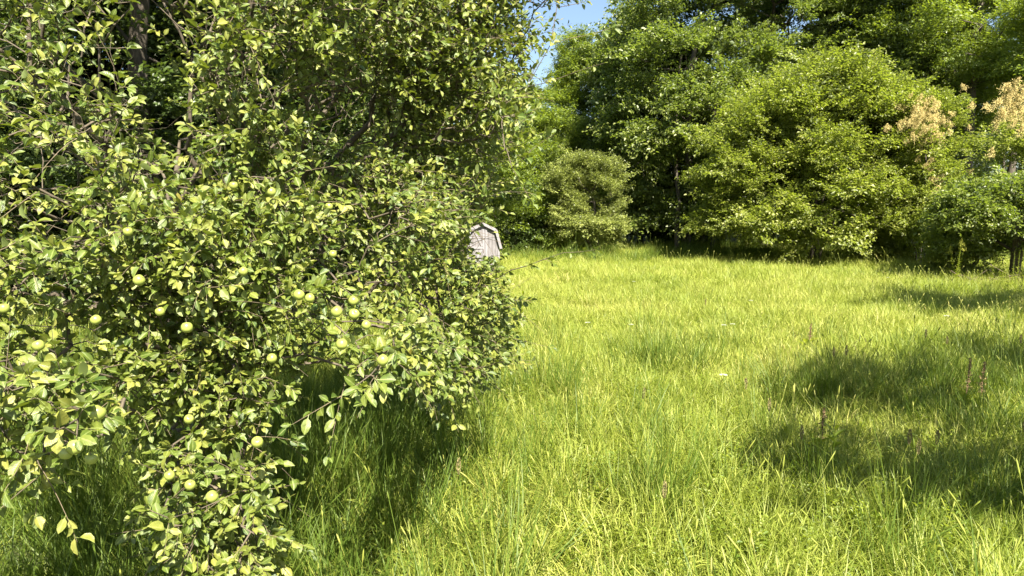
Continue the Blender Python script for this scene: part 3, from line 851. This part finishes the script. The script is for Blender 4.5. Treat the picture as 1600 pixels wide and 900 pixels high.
def herb_tuft(r, mat, rad=0.12, H=0.35, ns=9, ll=0.035):
    mb = MB()
    for s in range(ns):
        b = np.array([r.normal() * rad * 0.6, r.normal() * rad * 0.6, 0.0]); d = r.uniform(0, 6.28); h = H * r.uniform(0.6, 1.1); ln = r.uniform(0.05, 0.3) * h
        P = np.array([b + np.array([math.cos(d) * ln * t, math.sin(d) * ln * t, h * t]) for t in np.linspace(0, 1, 4)])
        tube(mb, P, np.array([0.002, 0.0016, 0.0012, 0.0006]), 3, A=[0.4, .5, .5])
        n = 16
        t = np.linspace(0.25, 1, n); c = b + np.stack([np.cos(d) * ln * t, np.sin(d) * ln * t, h * t], -1)
        a = np.arange(n) * 2.4 + r.rand()
        D = np.stack([np.cos(a), np.sin(a), 0.5 + r.normal(size=n) * 0.3], -1)
        L = ll * r.uniform(0.6, 1.3, n)
        small_leaves(mb, c, D, np.stack([r.normal(size=n) * 0.3, r.normal(size=n) * 0.3, np.ones(n)], -1), L, L * 0.45, r.rand(n))
    return mb.mesh('herb', mat)

gr = np.random.RandomState(60)
near_c = proto_collection('near grass', [grass_tuft(gr, 46, 0.12, 0.18, 0.58, 0.0078, M['grass'], heads=(1 if k % 4 == 0 else 0), arch=1.35) for k in range(10)]
                          + [herb_tuft(gr, M['herb'], ll=0.038) for _ in range(4)])
far_c = proto_collection('far grass', [grass_tuft(gr, 38, 0.2, 0.25, 0.6, 0.011, M['grass'], heads=(1 if k % 4 == 0 else 0), arch=1.1) for k in range(8)])
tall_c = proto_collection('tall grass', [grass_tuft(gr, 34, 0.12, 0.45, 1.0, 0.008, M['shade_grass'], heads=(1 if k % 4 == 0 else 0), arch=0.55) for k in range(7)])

hn = hashnoise(61); hn2 = hashnoise(62)
def field(y0, y1, dens, xmin=None, wid=0.80):
    """points inside the view wedge plus a margin each side"""
    a = wid + 0.0
    n = int(dens * a * 2 * (y1 ** 2 - y0 ** 2) / 2)
    y = np.sqrt(gr.uniform(y0 ** 2, y1 ** 2, n)); x = gr.uniform(-1, 1, n) * (a * y + 1.0)
    return x, y
def grass_layer(name, label, x, y, coll, hs, seed, wbase=1.0):
    p = np.stack([x, y, np.zeros_like(x)], -1)
    h = hs * np.clip(1.0 + 0.26 * hn(p, 0.5) + 0.30 * hn2(p, 2.1), 0.45, 1.7) * gr.uniform(0.75, 1.2, len(x))
    z = gz(x, y) - 0.01
    rot = np.stack([gr.normal(size=len(x)) * 0.16 + 0.3 * hn(p + 7, 1.3), gr.normal(size=len(x)) * 0.16 + 0.3 * hn2(p + 3, 1.3), gr.uniform(0, 6.28, len(x))], -1)
    scl = np.stack([np.full(len(x), wbase), np.full(len(x), wbase), h], -1)
    o = scatter(name, np.stack([x, y, z], -1), rot, scl, coll[0], coll[1], None, seed)
    tag(o, label, 'grass')
def under_apple(x, y):
    # 1 under the apple tree's skirt
    return 1 / (1 + np.exp((x - (-0.55 - 0.0 * y)) * 2.2)) * (y < 9)
x, y = field(2.6, 9.5, 95)
u = under_apple(x, y); k = gr.rand(len(x)) > u * 0.75
grass_layer('meadow_grass', 'sunlit fine yellow-green meadow grass and herbs nearest the camera', x[k], y[k], near_c, 0.92, 63)
x, y = field(9.5, 21, 52)
grass_layer('meadow_grass', 'sunlit meadow grass across the middle of the clearing', x, y, far_c, 0.85, 64)
x, y = field(21, 47, 18)
grass_layer('meadow_grass', 'pale sunlit meadow grass at the back of the clearing up to the trees', x, y, far_c, 0.85, 65, 1.25)
x, y = field(2.4, 13, 34)
u = under_apple(x, y) * 0.95 + 0.05
for qx, qy, qr in [(1010, 590, 0.45), (1075, 590, 0.35), (1290, 640, 0.8), (1400, 640, 0.7), (1480, 640, 0.9), (1560, 650, 0.9), (880, 690, 0.35), (1330, 850, 0.5), (1520, 800, 0.5), (1010, 820, 0.3), (720, 760, 0.3), (1200, 700, 0.3), (1500, 690, .6)]:
    q_ = ground(qx, qy)
    u = np.maximum(u, 0.8 * np.exp(-((x - q_[0]) ** 2 + (y - q_[1]) ** 2) / qr ** 2))
k = gr.rand(len(x)) < u
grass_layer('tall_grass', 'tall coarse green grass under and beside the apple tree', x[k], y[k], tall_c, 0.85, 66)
x, y = field(31, 44, 5)
k = (hn(np.stack([x, y, x * 0], -1), 0.4) > -0.1)
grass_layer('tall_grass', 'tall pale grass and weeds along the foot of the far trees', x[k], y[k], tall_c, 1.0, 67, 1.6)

# ------------------------------------------------------------------ single weeds in the meadow
def dock(px, py, H, label):
    g_ = ground(px, py)
    r = np.random.RandomState(int(px))
    root = empty('dock_plant', (g_[0], g_[1], 0), label, 'weed', 'rust brown dock stalks in the meadow')
    P = np.array([[0, 0, 0], [0.01, 0, H * 0.4], [0.03, 0.01, H * 0.75], [0.04, 0.01, H]])
    mb = MB(); tube(mb, P, [0.006, 0.005, 0.004, 0.002], 5); obj('stem', mb.mesh('stem', M['dock_seed']), root)
    mb = MB(); n = 420
    t = r.uniform(0.5, 1.0, n); a = r.uniform(0, 6.28, n); br = np.floor(r.rand(n) * 6)
    rr = 0.075 * (1.15 - t) * 1.6 * r.rand(n) * (0.5 + 0.5 * np.sin(t * 60))
    c = np.stack([0.03 * t + np.cos(a) * rr, np.sin(a) * rr, H * t], -1)
    small_leaves(mb, c, rand_dirs(r, n), rand_dirs(r, n), np.full(n, 0.014), np.full(n, 0.012), r.rand(n))
    obj('seed_head', mb.mesh('seed_head', M['dock_seed']), root)['kind'] = 'stuff'
    for k in range(5):
        mb = MB(); a = k * 1.3
        V, T, Q, A = LEAVES[k]
        Fr = leaf_frames(np.array([[math.cos(a), math.sin(a), 0.9]]), np.array([[0, 0.2, 1.0]]))[0]
        mb.add((V * [0.6, 1, 1]) @ Fr.T * 0.26 + [0, 0, 0.12 * H + 0.05 * k], T=T, Q=Q, A=A + [0.5, 0, 0])
        obj('leaf', mb.mesh('leaf', M['herb']), root)
dock(1505, 660, 0.78, 'rust brown dock seed stalk in the shaded grass, left of a pair')
dock(1527, 665, 0.76, 'rust brown dock seed stalk in the shaded grass, right of a pair')
dock(1278, 735, 0.62, 'short brown dock stalk in the sunlit grass at lower right')
dock(1262, 560, 0.6, 'small distant dock stalk in the middle of the meadow')

def goldenrod(px, py, H, label, bloom=True):
    g_ = ground(px, py); r = np.random.RandomState(int(px) + 7)
    root = empty('goldenrod', (g_[0], g_[1], 0), label, 'weed', 'tall yellow weeds in front of the right trees')
    mb = MB(); mbl = MB(); mf = MB()
    for s in range(4):
        b = np.array([r.normal() * 0.22, r.normal() * 0.15, 0]); tip = b + np.array([r.normal() * 0.14, r.normal() * 0.1, H * r.uniform(0.75, 1)])
        P = np.array([b * (1 - t) + tip * t for t in np.linspace(0, 1, 4)]); tube(mb, P, [0.007, 0.006, 0.004, 0.002], 4, A=[0.6, 0, 0])
        n = 60; t = np.linspace(0.1, 0.97, n); c = b * (1 - t)[:, None] + tip * t[:, None]; a = np.arange(n) * 2.4
        L = 0.11 * (1.15 - t) * r.uniform(0.7, 1.2, n)
        small_leaves(mbl, c, np.stack([np.cos(a), np.sin(a), 0.6 + 0 * a], -1), np.stack([0 * a, 0 * a, 1 + 0 * a], -1), L, L * 0.25, r.rand(n) * 0.4 + 0.6)
        if bloom:
            n = 120; q = r.rand(n); c = tip + np.stack([r.normal(size=n) * 0.05 * (1 - q), r.normal(size=n) * 0.05 * (1 - q), (q - 0.7) * 0.25], -1)
            small_leaves(mf, c, rand_dirs(r, n), rand_dirs(r, n), np.full(n, 0.022), np.full(n, 0.02), r.rand(n))
    obj('stem', mb.mesh('stem', M['herb']), root); obj('foliage', mbl.mesh('foliage', M['herb']), root)['kind'] = 'stuff'
    if bloom: obj('flower_head', mf.mesh('flower_head', M['yellow_flower']), root)['kind'] = 'stuff'
goldenrod(1487, 452, 1.75, 'tall yellow topped goldenrod left of the leaning dark trunk')
goldenrod(1548, 462, 1.3, 'yellow-green goldenrod in front of the leaning dark trunk', False)
goldenrod(1575, 466, 1.5, 'goldenrod clump between the two right hand trunks', False)
goldenrod(1585, 480, 1.1, 'short goldenrod close to the right edge', False)
goldenrod(1520, 470, 0.9, 'short goldenrod in the sunlit grass before the brush pile', False)

def sapling(px, py, H, label, lean=0.1):
    g_ = ground(px, py); r = np.random.RandomState(int(px) + 9)
    root = empty('lance_leaf_weed', (g_[0], g_[1], 0), label, 'weed')
    P = np.array([[lean * t * t, 0, H * t] for t in np.linspace(0, 1, 7)])
    mb = MB(); tube(mb, P, np.linspace(0.006, 0.002, 7), 5, A=[0.7, 0, 0]); obj('stem', mb.mesh('stem', M['herb']), root)
    n = 16
    for k in range(n):
        t = 0.3 + 0.68 * k / n; a = k * 2.4
        V, T, Q, A = LEAVES[k % 12]
        Fr = leaf_frames(np.array([[math.cos(a), math.sin(a), 1.0]]), np.array([[0.1, -0.2, 1.0]]))[0]
        mb = MB(); mb.add((V * [0.45, 1, 1]) @ Fr.T * 0.13 + [lean * t * t, 0, H * t], T=T, Q=Q, A=A + [0.6, 0, 0])
        obj('leaf', mb.mesh('leaf', M['herb']), root)
sapling(808, 592, 1.35, 'tall thin weed with narrow leaves standing at the right edge of the apple tree')
sapling(1290, 800, 0.75, 'dark stemmed leafy weed in the grass at lower right', 0.05)

def flower(px, py, H, label, k):
    g_ = ground(px, py); r = np.random.RandomState(k)
    root = empty('wildflower', (g_[0], g_[1], 0), label, 'flower', 'small white wildflowers in the meadow')
    mb = MB(); tube(mb, [[0, 0, 0], [0.01, 0, H * 0.5], [0.0, 0, H]], [0.003, 0.0025, 0.002], 4); obj('stem', mb.mesh('stem', M['herb']), root)
    mb = MB(); n = 40; a = r.uniform(0, 6.28, n); q = 0.035 * np.sqrt(r.rand(n))
    c = np.stack([np.cos(a) * q, np.sin(a) * q, H + 0.02 - q * 0.2], -1)
    small_leaves(mb, c, np.stack([np.cos(a), np.sin(a), 0 * a + .2], -1), np.stack([0 * a, 0 * a, 1 + 0 * a], -1), np.full(n, 0.022), np.full(n, 0.02), r.rand(n))
    obj('flower_head', mb.mesh('flower_head', M['white_petal']), root)['kind'] = 'stuff'
for k, (px, py) in enumerate([(918, 548), (985, 552), (1130, 553), (1143, 551), (1172, 505), (1386, 460), (1476, 535), (990, 468), (1128, 650)]):
    flower(px, py, 0.5, ['small white flower in the meadow, leftmost of all, nearest the apple tree', 'white flower midway between apple tree and the white pair', 'left one of the close pair of white flowers in mid meadow', 'right one of the close pair of white flowers in mid meadow',
                         'white flower in the pale grass beyond the close pair', 'white flower farthest back, before the spreading tree', 'white flower near the right edge, beside the upper shadow', 'far white flower straight behind the second one, below the round tree', 'white flower nearest the camera, below the close pair'][k], k)

def foxtail(px, py, H, label):
    g_ = ground(px, py); r = np.random.RandomState(int(px * 3 + py))
    root = empty('seeding_grass_stalk', (g_[0], g_[1], 0), label, 'grass stalk', 'brown seeding grass stalks above the meadow')
    ln = r.normal() * 0.08
    P = np.array([[ln * t * t, 0, H * t] for t in np.linspace(0, 1, 6)])
    mb = MB(); tube(mb, P, np.linspace(0.003, 0.0018, 6), 4, A=[0.9, 0, 0]); obj('stem', mb.mesh('stem', M['grass']), root)
    mb = MB(); n = 160; t = r.rand(n); a = r.uniform(0, 6.28, n); q = 0.009 * np.sin(np.pi * np.clip(t, 0.05, 0.95))
    c = np.stack([ln + np.cos(a) * q + 0.04 * ln * t, np.sin(a) * q, H - 0.02 + t * 0.12], -1)
    small_leaves(mb, c, np.stack([np.cos(a), np.sin(a), 1.5 + 0 * a], -1), rand_dirs(r, n), np.full(n, 0.016), np.full(n, 0.006), r.rand(n))
    obj('seed_head', mb.mesh('seed_head', M['seed_head']), root)['kind'] = 'stuff'
for px, py, H in [(1208, 760, 0.72), (1386, 830, 0.72), (1392, 835, 0.66), (1250, 790, 0.6), (1180, 690, 0.6), (1583, 800, 0.7), (1450, 815, 0.66), (1592, 620, 0.75), (1300, 640, 0.7), (1316, 655, 0.8),
                  (1005, 880, 0.5), (965, 700, 0.55), (700, 860, 0.6), (1440, 600, 0.7), (1482, 600, 0.6), (1100, 520, 0.6)]:
    row = 'close to the camera' if py > 780 else 'in the middle foreground' if py > 670 else 'beyond the foreground' if py > 560 else 'far out in the meadow'
    dist = {1208: 'left of the short dock stalk', 1386: 'taller of a touching pair', 1392: 'shorter of a touching pair', 1250: 'below the short dock stalk', 1180: 'in open sun, alone', 1583: 'at the right edge of the picture',
            1450: 'right of the touching pair', 1592: 'beside the dock pair at the right edge', 1300: 'left of two before the wide shadow', 1316: 'right of two before the wide shadow', 1005: 'at the bottom edge, center',
            965: 'above the bottom center, short', 700: 'by the apple tree shade', 1440: 'left of two inside the wide shadow', 1482: 'right of two inside the wide shadow', 1100: 'behind the white pair'}[px]
    foxtail(px, py, H, 'brown seeding grass stalk ' + row + ', ' + dist)

# ------------------------------------------------------------------ brush pile by the right trunk
def brush_pile():
    g_ = ground(1530, 452); r = np.random.RandomState(71)
    root = empty('brush_pile', (g_[0], g_[1] - 0.6, 0), 'small pile of dead sticks under the wide dark tree at right', 'brush pile')
    for k in range(34):
        a = r.uniform(0, 6.28); c = np.array([r.normal() * 0.45, r.normal() * 0.3, r.uniform(0.05, 0.45)]); d = np.array([math.cos(a), math.sin(a), r.normal() * 0.35]) * r.uniform(0.3, 0.7)
        P = np.array([c - d, c - d * 0.3 + r.normal(size=3) * 0.03, c + d * 0.4 + r.normal(size=3) * 0.03, c + d]); P[:, 2] = np.maximum(P[:, 2], 0.02)
        mb = MB(); tube(mb, P, np.array([1, .8, .6, .3]) * r.uniform(0.01, 0.022), 5); obj('stick', mb.mesh('stick', M['twig']), root)
brush_pile()

# ------------------------------------------------------------------ the apple tree
def inside_poly(px, py, poly):
    poly = np.array(poly, float); x0, y0 = poly[:, 0], poly[:, 1]; x1, y1 = np.roll(x0, -1), np.roll(y0, -1)
    px = np.asarray(px)[:, None]; py = np.asarray(py)[:, None]
    c = ((y0 > py) != (y1 > py)) & (px < (x1 - x0) * (py - y0) / (y1 - y0 + 1e-9) + x0)
    return c.sum(1) % 2 == 1

def apple_tree():
    r = np.random.RandomState(80)
    base = np.array([-3.5, 6.9, 0.0])
    root = empty('apple_tree', base, 'large old apple tree with small green apples filling the left half of the view', 'apple tree')
    poly = [(-130, -150), (930, -150), (900, 0), (850, 30), (835, 120), (812, 190), (815, 240), (765, 275), (758, 320), (742, 345), (735, 380), (733, 405), (775, 418), (782, 440), (790, 500), (775, 575), (730, 600),
            (690, 622), (640, 600), (600, 590), (560, 610), (500, 605), (470, 580), (430, 640), (385, 700), (410, 780), (425, 850), (400, 930), (290, 930), (270, 850), (215, 815),
            (240, 760), (255, 700), (190, 690), (130, 700), (60, 730), (0, 750), (-130, 770)]
    ctl = np.array([(0, 650, 2.3), (100, 680, 2.15), (0, 450, 2.8), (150, 380, 3.0), (300, 420, 3.0), (450, 350, 3.4), (480, 470, 3.05), (600, 560, 2.95), (560, 600, 2.8), (350, 800, 2.8),
                    (300, 880, 2.7), (300, 650, 3.0), (700, 450, 4.6), (780, 560, 5.2), (770, 420, 5.0), (700, 250, 5.6), (820, 230, 4.3), (830, 50, 5.5), (900, 10, 5.6), (600, 100, 5.0),
                    (500, 50, 4.0), (350, 80, 3.7), (400, 200, 3.9), (250, 250, 3.5), (100, 100, 3.6), (0, 0, 3.7), (60, 230, 3.1), (550, 200, 6.2), (560, 280, 5.0), (-200, 300, 3.0), (-200, 700, 2.6),
                    (300, -120, 4.2), (700, -120, 5.6), (650, 350, 4.2)], float)
    def front(px, py):
        d2 = (px[:, None] - ctl[:, 0]) ** 2 + (py[:, None] - ctl[:, 1]) ** 2 + 400
        w = 1 / d2 ** 1.5
        return (w * ctl[:, 2]).sum(1) / w.sum(1)
    nzc = hashnoise(81)
    # openings in the leaves through which the dark wood shows
    gaps = [(235, 100, 62, 130, 1.0), (255, 215, 60, 75, 1.0), (65, 345, 70, 50, 0.95), (110, 265, 70, 42, 0.8), (150, 90, 65, 75, 0.85), (330, 190, 50, 50, .7), (560, 40, 50, 40, .6), (90, 480, 35, 25, .6), (520, 190, 80, 70, 0.85), (290, 20, 50, 60, .8), (420, 130, 40, 70, .7), (500, 585, 45, 25, 0.9), (270, 580, 30, 40, 0.6),
            (215, 690, 60, 25, 0.9), (150, 420, 40, 25, 0.6), (450, 590, 30, 30, 0.7), (345, 250, 40, 40, 0.6), (640, 400, 40, 25, 0.5), (850, 90, 40, 40, 0.7), (890, 25, 80, 45, 0.85), (20, 120, 40, 120, 0.5), (440, 300, 40, 30, .4)]
    def density(px, py):
        d = np.ones(len(px))
        for gx_, gy_, rx_, ry_, s_ in gaps:
            q = ((px - gx_) / rx_) ** 2 + ((py - gy_) / ry_) ** 2
            d *= 1 - s_ * np.exp(-q ** 2 * 0.7)
        return d
    att = []
    n = 30000
    px = r.uniform(-260, 930, n); py = r.uniform(-150, 930, n)
    ok = inside_poly(px, py, poly) & (r.rand(n) < density(px, py))
    px, py = px[ok], py[ok]
    f = front(px, py)
    P_ = np.array([at(a, b, c) for a, b, c in zip(px, py, f)])
    f = f + 0.34 * hashnoise(82)(P_, 1.5) * (f / 3.2) ** 0.5 + 0.05     # boughs stand out, hollows fall back
    th = r.exponential(0.40, len(px)) * (f / 3.5) ** 0.8
    P = np.array([at(a, b, c) for a, b, c in zip(px, py, f + th)])
    wgt = 0.26 + 1.1 / (1 + np.exp(-(nzc(P, 1.5) + 0.02) * 12))
    area = (f / 3.2) ** 2           # a farther patch is larger, so it holds more shoots
    keep = r.rand(len(P)) < np.where((px < 330) & (py < 330), 0.17, 0.28) * wgt * np.minimum(area, 4.5)
    A1 = P[keep]
    # the inner leaves that close the crown behind its outer boughs
    n = 9000
    qx = r.uniform(-260, 860, n); qy = r.uniform(-150, 900, n)
    ok = inside_poly(qx, qy, poly) & (r.rand(n) < np.where(qy < 300, density(qx, qy) ** 3, 0.75 * density(qx, qy) + 0.25))
    qx, qy = qx[ok], qy[ok]; f_ = front(qx, qy)
    t_ = r.uniform(0.35, 1.5, len(qx)) * (f_ / 3.5)
    k_ = r.rand(len(qx)) < 0.17 * np.minimum((f_ / 3.2) ** 2, 4)
    # a fuller skirt on the right, where boughs come down to the tall grass
    n = 420
    sx = r.uniform(630, 800, n); sy = r.uniform(270, 615, n); ok = inside_poly(sx, sy, poly); sx, sy = sx[ok], sy[ok]
    A1 = np.vstack([A1, np.array([at(a, b, c + d) for a, b, c, d in zip(qx[k_], qy[k_], f_[k_], t_[k_])]),
                    np.array([at(a, b, c) for a, b, c in zip(sx, sy, front(sx, sy) + r.exponential(0.3, len(sx)))])])
    # the body of the crown behind the visible face and above the frame
    m_ = 1500
    q = rand_dirs(r, m_) * (r.rand(m_, 1) ** 0.3)
    B = base + np.array([0.0, 0.5, 3.6]) + q * np.array([3.7, 3.4, 2.8])
    B = B[(B[:, 2] > 1.1)]
    bx, by, bd = project(B)
    f2 = front(bx, by); ins = inside_poly(bx, by, poly)
    visible = (bx > -20) & (bx < 1620) & (by > -20) & (by < 920)
    ok = np.where(visible, ins & (bd > f2 + 0.25) & (r.rand(len(B)) < 0.12 + 0.88 * density(bx, by)), (B[:, 1] > 1.8) & ((B[:, 0] > -4.6) | (B[:, 1] > 5.5)))
    A2 = B[ok]
    # hand-placed long twigs that stick out of the outline
    outl = [(880, 395, 4.6), (850, 405, 4.65), (825, 415, 4.7), (905, 5, 5.4), (870, 12, 5.3), (890, 60, 5.2), (860, 70, 5.2), (830, 235, 4.0), (815, 250, 4.0), (800, 262, 4.1), (880, 120, 5.0), (850, 130, 5.0), (820, 300, 4.7),
            (60, 360, 2.7), (85, 385, 2.75), (790, 470, 4.9), (800, 560, 5.1), (760, 590, 5.0), (100, 668, 2.05), (120, 680, 2.1), (560, 600, 2.75), (580, 585, 2.8), (540, 615, 2.75), (240, 800, 2.6), (265, 810, 2.65)]
    A3 = np.array([at(*o_) for o_ in outl])
    # an added bough, out of view overhead, to shade the crown's upper left
    A4 = np.stack([r.uniform(-4.5, -0.9, 330), r.uniform(3.3, 5.6, 330), r.uniform(4.2, 4.9, 330)], -1)
    A4 = A4[project(A4)[1] < -15]
    att = np.vstack([A1, A2, A3, A4])
    print('apple shoots', len(A1), len(A2))
    tk = [base + np.array(v) for v in [(0, 0, -0.05), (0.05, -0.02, 0.3), (0.02, -0.05, 0.7), (0.1, -0.1, 1.1), (0.12, -0.12, 1.5), (0.2, -0.2, 1.9), (0.15, -0.1, 2.5), (0.2, 0, 3.2)]]
    X, par, tips = skeleton(att, tk, r, step=0.16, alpha=0.22, jit=0.09, sag=0.04)
    rad = radii(par, tips, 0.0021, 0.385)
    build_wood(root, X, par, rad, len(tk), 0.16, M['apple_bark'], 0.011, base, limbs=True, taper=0.2)
    # short leafy spurs along the bare thin wood
    th_ = np.where((rad < 0.0040) & (np.arange(len(rad)) > len(tk)))[0]
    th_ = th_[~np.isin(th_, tips)]
    th_ = th_[r.rand(len(th_)) < 0.22]
    n_main = len(att)
    att = np.vstack([att, X[th_]]); tips = np.concatenate([tips, th_])
    print('spurs', len(th_))
    # shoots
    LP, LD, LN, LL, LR = [], [], [], [], []
    tw = MB(); P0s, P1s, R0, R1 = [], [], [], []
    for i, a in enumerate(att):
        t_ = tips[i]; dirp = norm(X[t_] - X[par[t_]])
        out = norm(a - (base + np.array([0, 0, 2.4])))
        long_ = r.rand() < 0.45 and i < n_main
        L = r.uniform(0.16, 0.38) if long_ else r.uniform(0.03, 0.10)
        nl = r.randint(8, 14) if long_ else r.randint(5, 9)
        d = norm(dirp * 0.6 + out * 0.45 + np.array([0, 0, 0.22]) + r.normal(size=3) * 0.38)
        bend = np.array([0, 0, -0.25]) * r.rand() + r.normal(size=3) * 0.12
        prev = a
        segn = 4
        pts = [a]
        for s in range(1, segn + 1):
            t = s / segn
            pts.append(a + d * L * t + bend * L * t * t)
        pts = np.array(pts)
        P0s.append(pts[:-1]); P1s.append(pts[1:]); R0.append(np.linspace(0.0024, 0.0014, segn)); R1.append(np.linspace(0.0022, 0.001, segn))
        # a few leaves also along the branchlet behind the shoot
        tt = np.sort(r.uniform(0.0, 1.0, nl)) if long_ else r.uniform(0.2, 1, nl)
        c = a + d * L * tt[:, None] + bend * L * (tt ** 2)[:, None]
        x1, x2 = frame_perp(d[None])
        ph = r.rand() * 6.28 + np.arange(nl) * 2.4
        radial = np.cos(ph)[:, None] * x1 + np.sin(ph)[:, None] * x2
        ang = r.uniform(0.7, 1.35, nl) * (1 - 0.45 * tt)
        D = d * np.cos(ang)[:, None] + radial * np.sin(ang)[:, None] + np.array([0, 0, -0.18])
        D = norm(D + r.normal(size=(nl, 3)) * 0.18)
        N_ = np.array([0, 0, 0.6]) + SUNV * 0.5 + r.normal(size=(nl, 3)) * 0.52 + radial * -0.15
        ll = r.uniform(0.037, 0.070, nl) * (0.75 + 0.25 * np.sin(np.pi * np.clip(tt, 0.1, 0.9)))
        LP.append(c + D * ll[:, None] * 0.22); LD.append(D); LN.append(N_); LL.append(ll); LR.append(np.clip(r.normal(0.40, 0.16) + r.normal(size=nl) * 0.11 + (r.rand(nl) < 0.006) * 0.5, 0, 1))
    LP = np.concatenate(LP); LD = np.concatenate(LD); LN = np.concatenate(LN); LL = np.concatenate(LL); LR = np.concatenate(LR)
    Fr = leaf_frames(LD, LN)
    var = r.randint(0, len(LEAVES), len(LP))
    lx, ly, ld = project(LP + LD * LL[:, None] * 0.5)
    # apples
    spots = [(467, 461), (484, 466), (552, 470), (553, 491), (534, 538), (598, 563), (572, 508), (200, 362), (217, 438), (250, 487), (292, 512), (380, 424), (6, 482), (424, 300), (514, 323), (520, 397), (526, 487), (295, 655), (103, 708), (118, 698),
             (143, 716), (152, 645), (265, 743), (297, 758), (331, 776), (402, 691), (365, 290), (150, 500), (60, 540), (425, 560)]
    sp = np.array(spots, float); fd = front(sp[:, 0], sp[:, 1]) - 0.10
    lat = MB(); prof = [(0.0, 0.80), (0.10, 0.86), (0.35, 0.98), (0.7, 0.86), (0.93, 0.5), (1.0, 0.1), (0.95, -0.35), (0.75, -0.72), (0.45, -0.93), (0.2, -0.95), (0.0, -0.86)]
    ns = 14; V = []
    for q_, z_ in prof:
        for k in range(ns): V.append([q_ * math.cos(k * 2 * math.pi / ns) * 1.02, q_ * math.sin(k * 2 * math.pi / ns), z_ * 0.92])
    i_ = np.arange(len(prof) - 1)[:, None]; j_ = np.arange(ns)[None]; k_ = (j_ + 1) % ns
    lat.add(np.array(V), Q=np.stack([i_ * ns + j_, (i_ + 1) * ns + j_, (i_ + 1) * ns + k_, i_ * ns + k_], -1).reshape(-1, 4))
    ame = lat.mesh('apple', M['apple'])
    st = MB(); tube(st, [[0, 0, 0.72], [0.08, 0.0, 1.1], [0.25, 0.05, 1.7]], [0.06, 0.05, 0.05], 5); sme = st.mesh('stalk', M['twig'])
    kill = np.zeros(len(LP), bool)
    for (ax, ay), d_ in zip(spots, fd):
        rr = r.uniform(0.020, 0.026)
        q = at(ax, ay, d_)
        o = obj('apple', ame, root, q - base); o.scale = (rr,) * 3; o.rotation_euler = (r.normal() * 0.5, r.normal() * 0.5, r.uniform(0, 6))
        s = obj('stalk', sme, o)
        kill |= (np.hypot(lx - ax, ly - ay) < F * rr / d_ * 1.25) & (ld < d_ + 0.05)
    # keep the window on the shed clear of nearer leaves
    kill |= (lx > 733) & (lx < 790) & (ly > 349) & (ly < 400) & ((ly < 388) | (lx > 760)) & (r.rand(len(lx)) < 0.97)
    keep = ~kill
    LP, LL, LR, Fr, var, lx, ly, ld = LP[keep], LL[keep], LR[keep], Fr[keep], var[keep], lx[keep], ly[keep], ld[keep]
    print('apple leaves', len(LP))
    # the 300 leaves that show largest become parts of their own
    cell = {}
    order = np.argsort(ld)
    inv = (lx > 5) & (lx < 1595) & (ly > 5) & (ly < 895)
    facing = np.abs((Fr[:, :, 2] * norm(LP - np.array([0, 0, CAM_H]))).sum(-1))
    score = LL * np.sqrt(facing + 0.05) / ld
    cand = []
    for i in order:
        if not inv[i]: continue
        c = (int(lx[i] // 11), int(ly[i] // 11))
        if c in cell: continue
        cell[c] = i; cand.append(i)
    cand = np.array(cand); cand = cand[np.argsort(-score[cand])][:300]
    lm = []
    for V, T, Q, A in LEAVES:
        mb = MB(); mb.add(V, T=T, Q=Q, A=A + [0.4, 0, 0]); lm.append(mb)
    tints = [0.25, 0.45, 0.65, 0.85]
    lmesh = {}
    for v, (V, T, Q, A) in enumerate(LEAVES):
        for k, tn in enumerate(tints):
            mb = MB(); mb.add(V, T=T, Q=Q, A=A + [tn, 0, 0]); lmesh[v, k] = mb.mesh('leaf', M['apple_leaf'])
    sel = np.zeros(len(LP), bool); sel[cand] = True
    for i in cand:
        k = int(np.argmin([abs(LR[i] - t) for t in tints]))
        o = obj('leaf', lmesh[var[i], k], root)
        mt = Matrix(Fr[i].tolist()).to_4x4() @ Matrix.Scale(float(LL[i]), 4); mt.translation = Vector((LP[i] - base).tolist())
        o.matrix_basis = mt
    mb = MB(); k = ~sel
    bake_leaves(mb, LP[k] - base, Fr[k], LL[k], var[k], LR[k])
    o = obj('foliage', mb.mesh('foliage', M['apple_leaf']), root); o['kind'] = 'stuff'
    mb = MB(); segs(mb, np.concatenate(P0s) - base, np.concatenate(P1s) - base, np.concatenate(R0), np.concatenate(R1), 3)
    o = obj('shoots', mb.mesh('shoots', M['twig']), root); o['kind'] = 'stuff'
apple_tree()
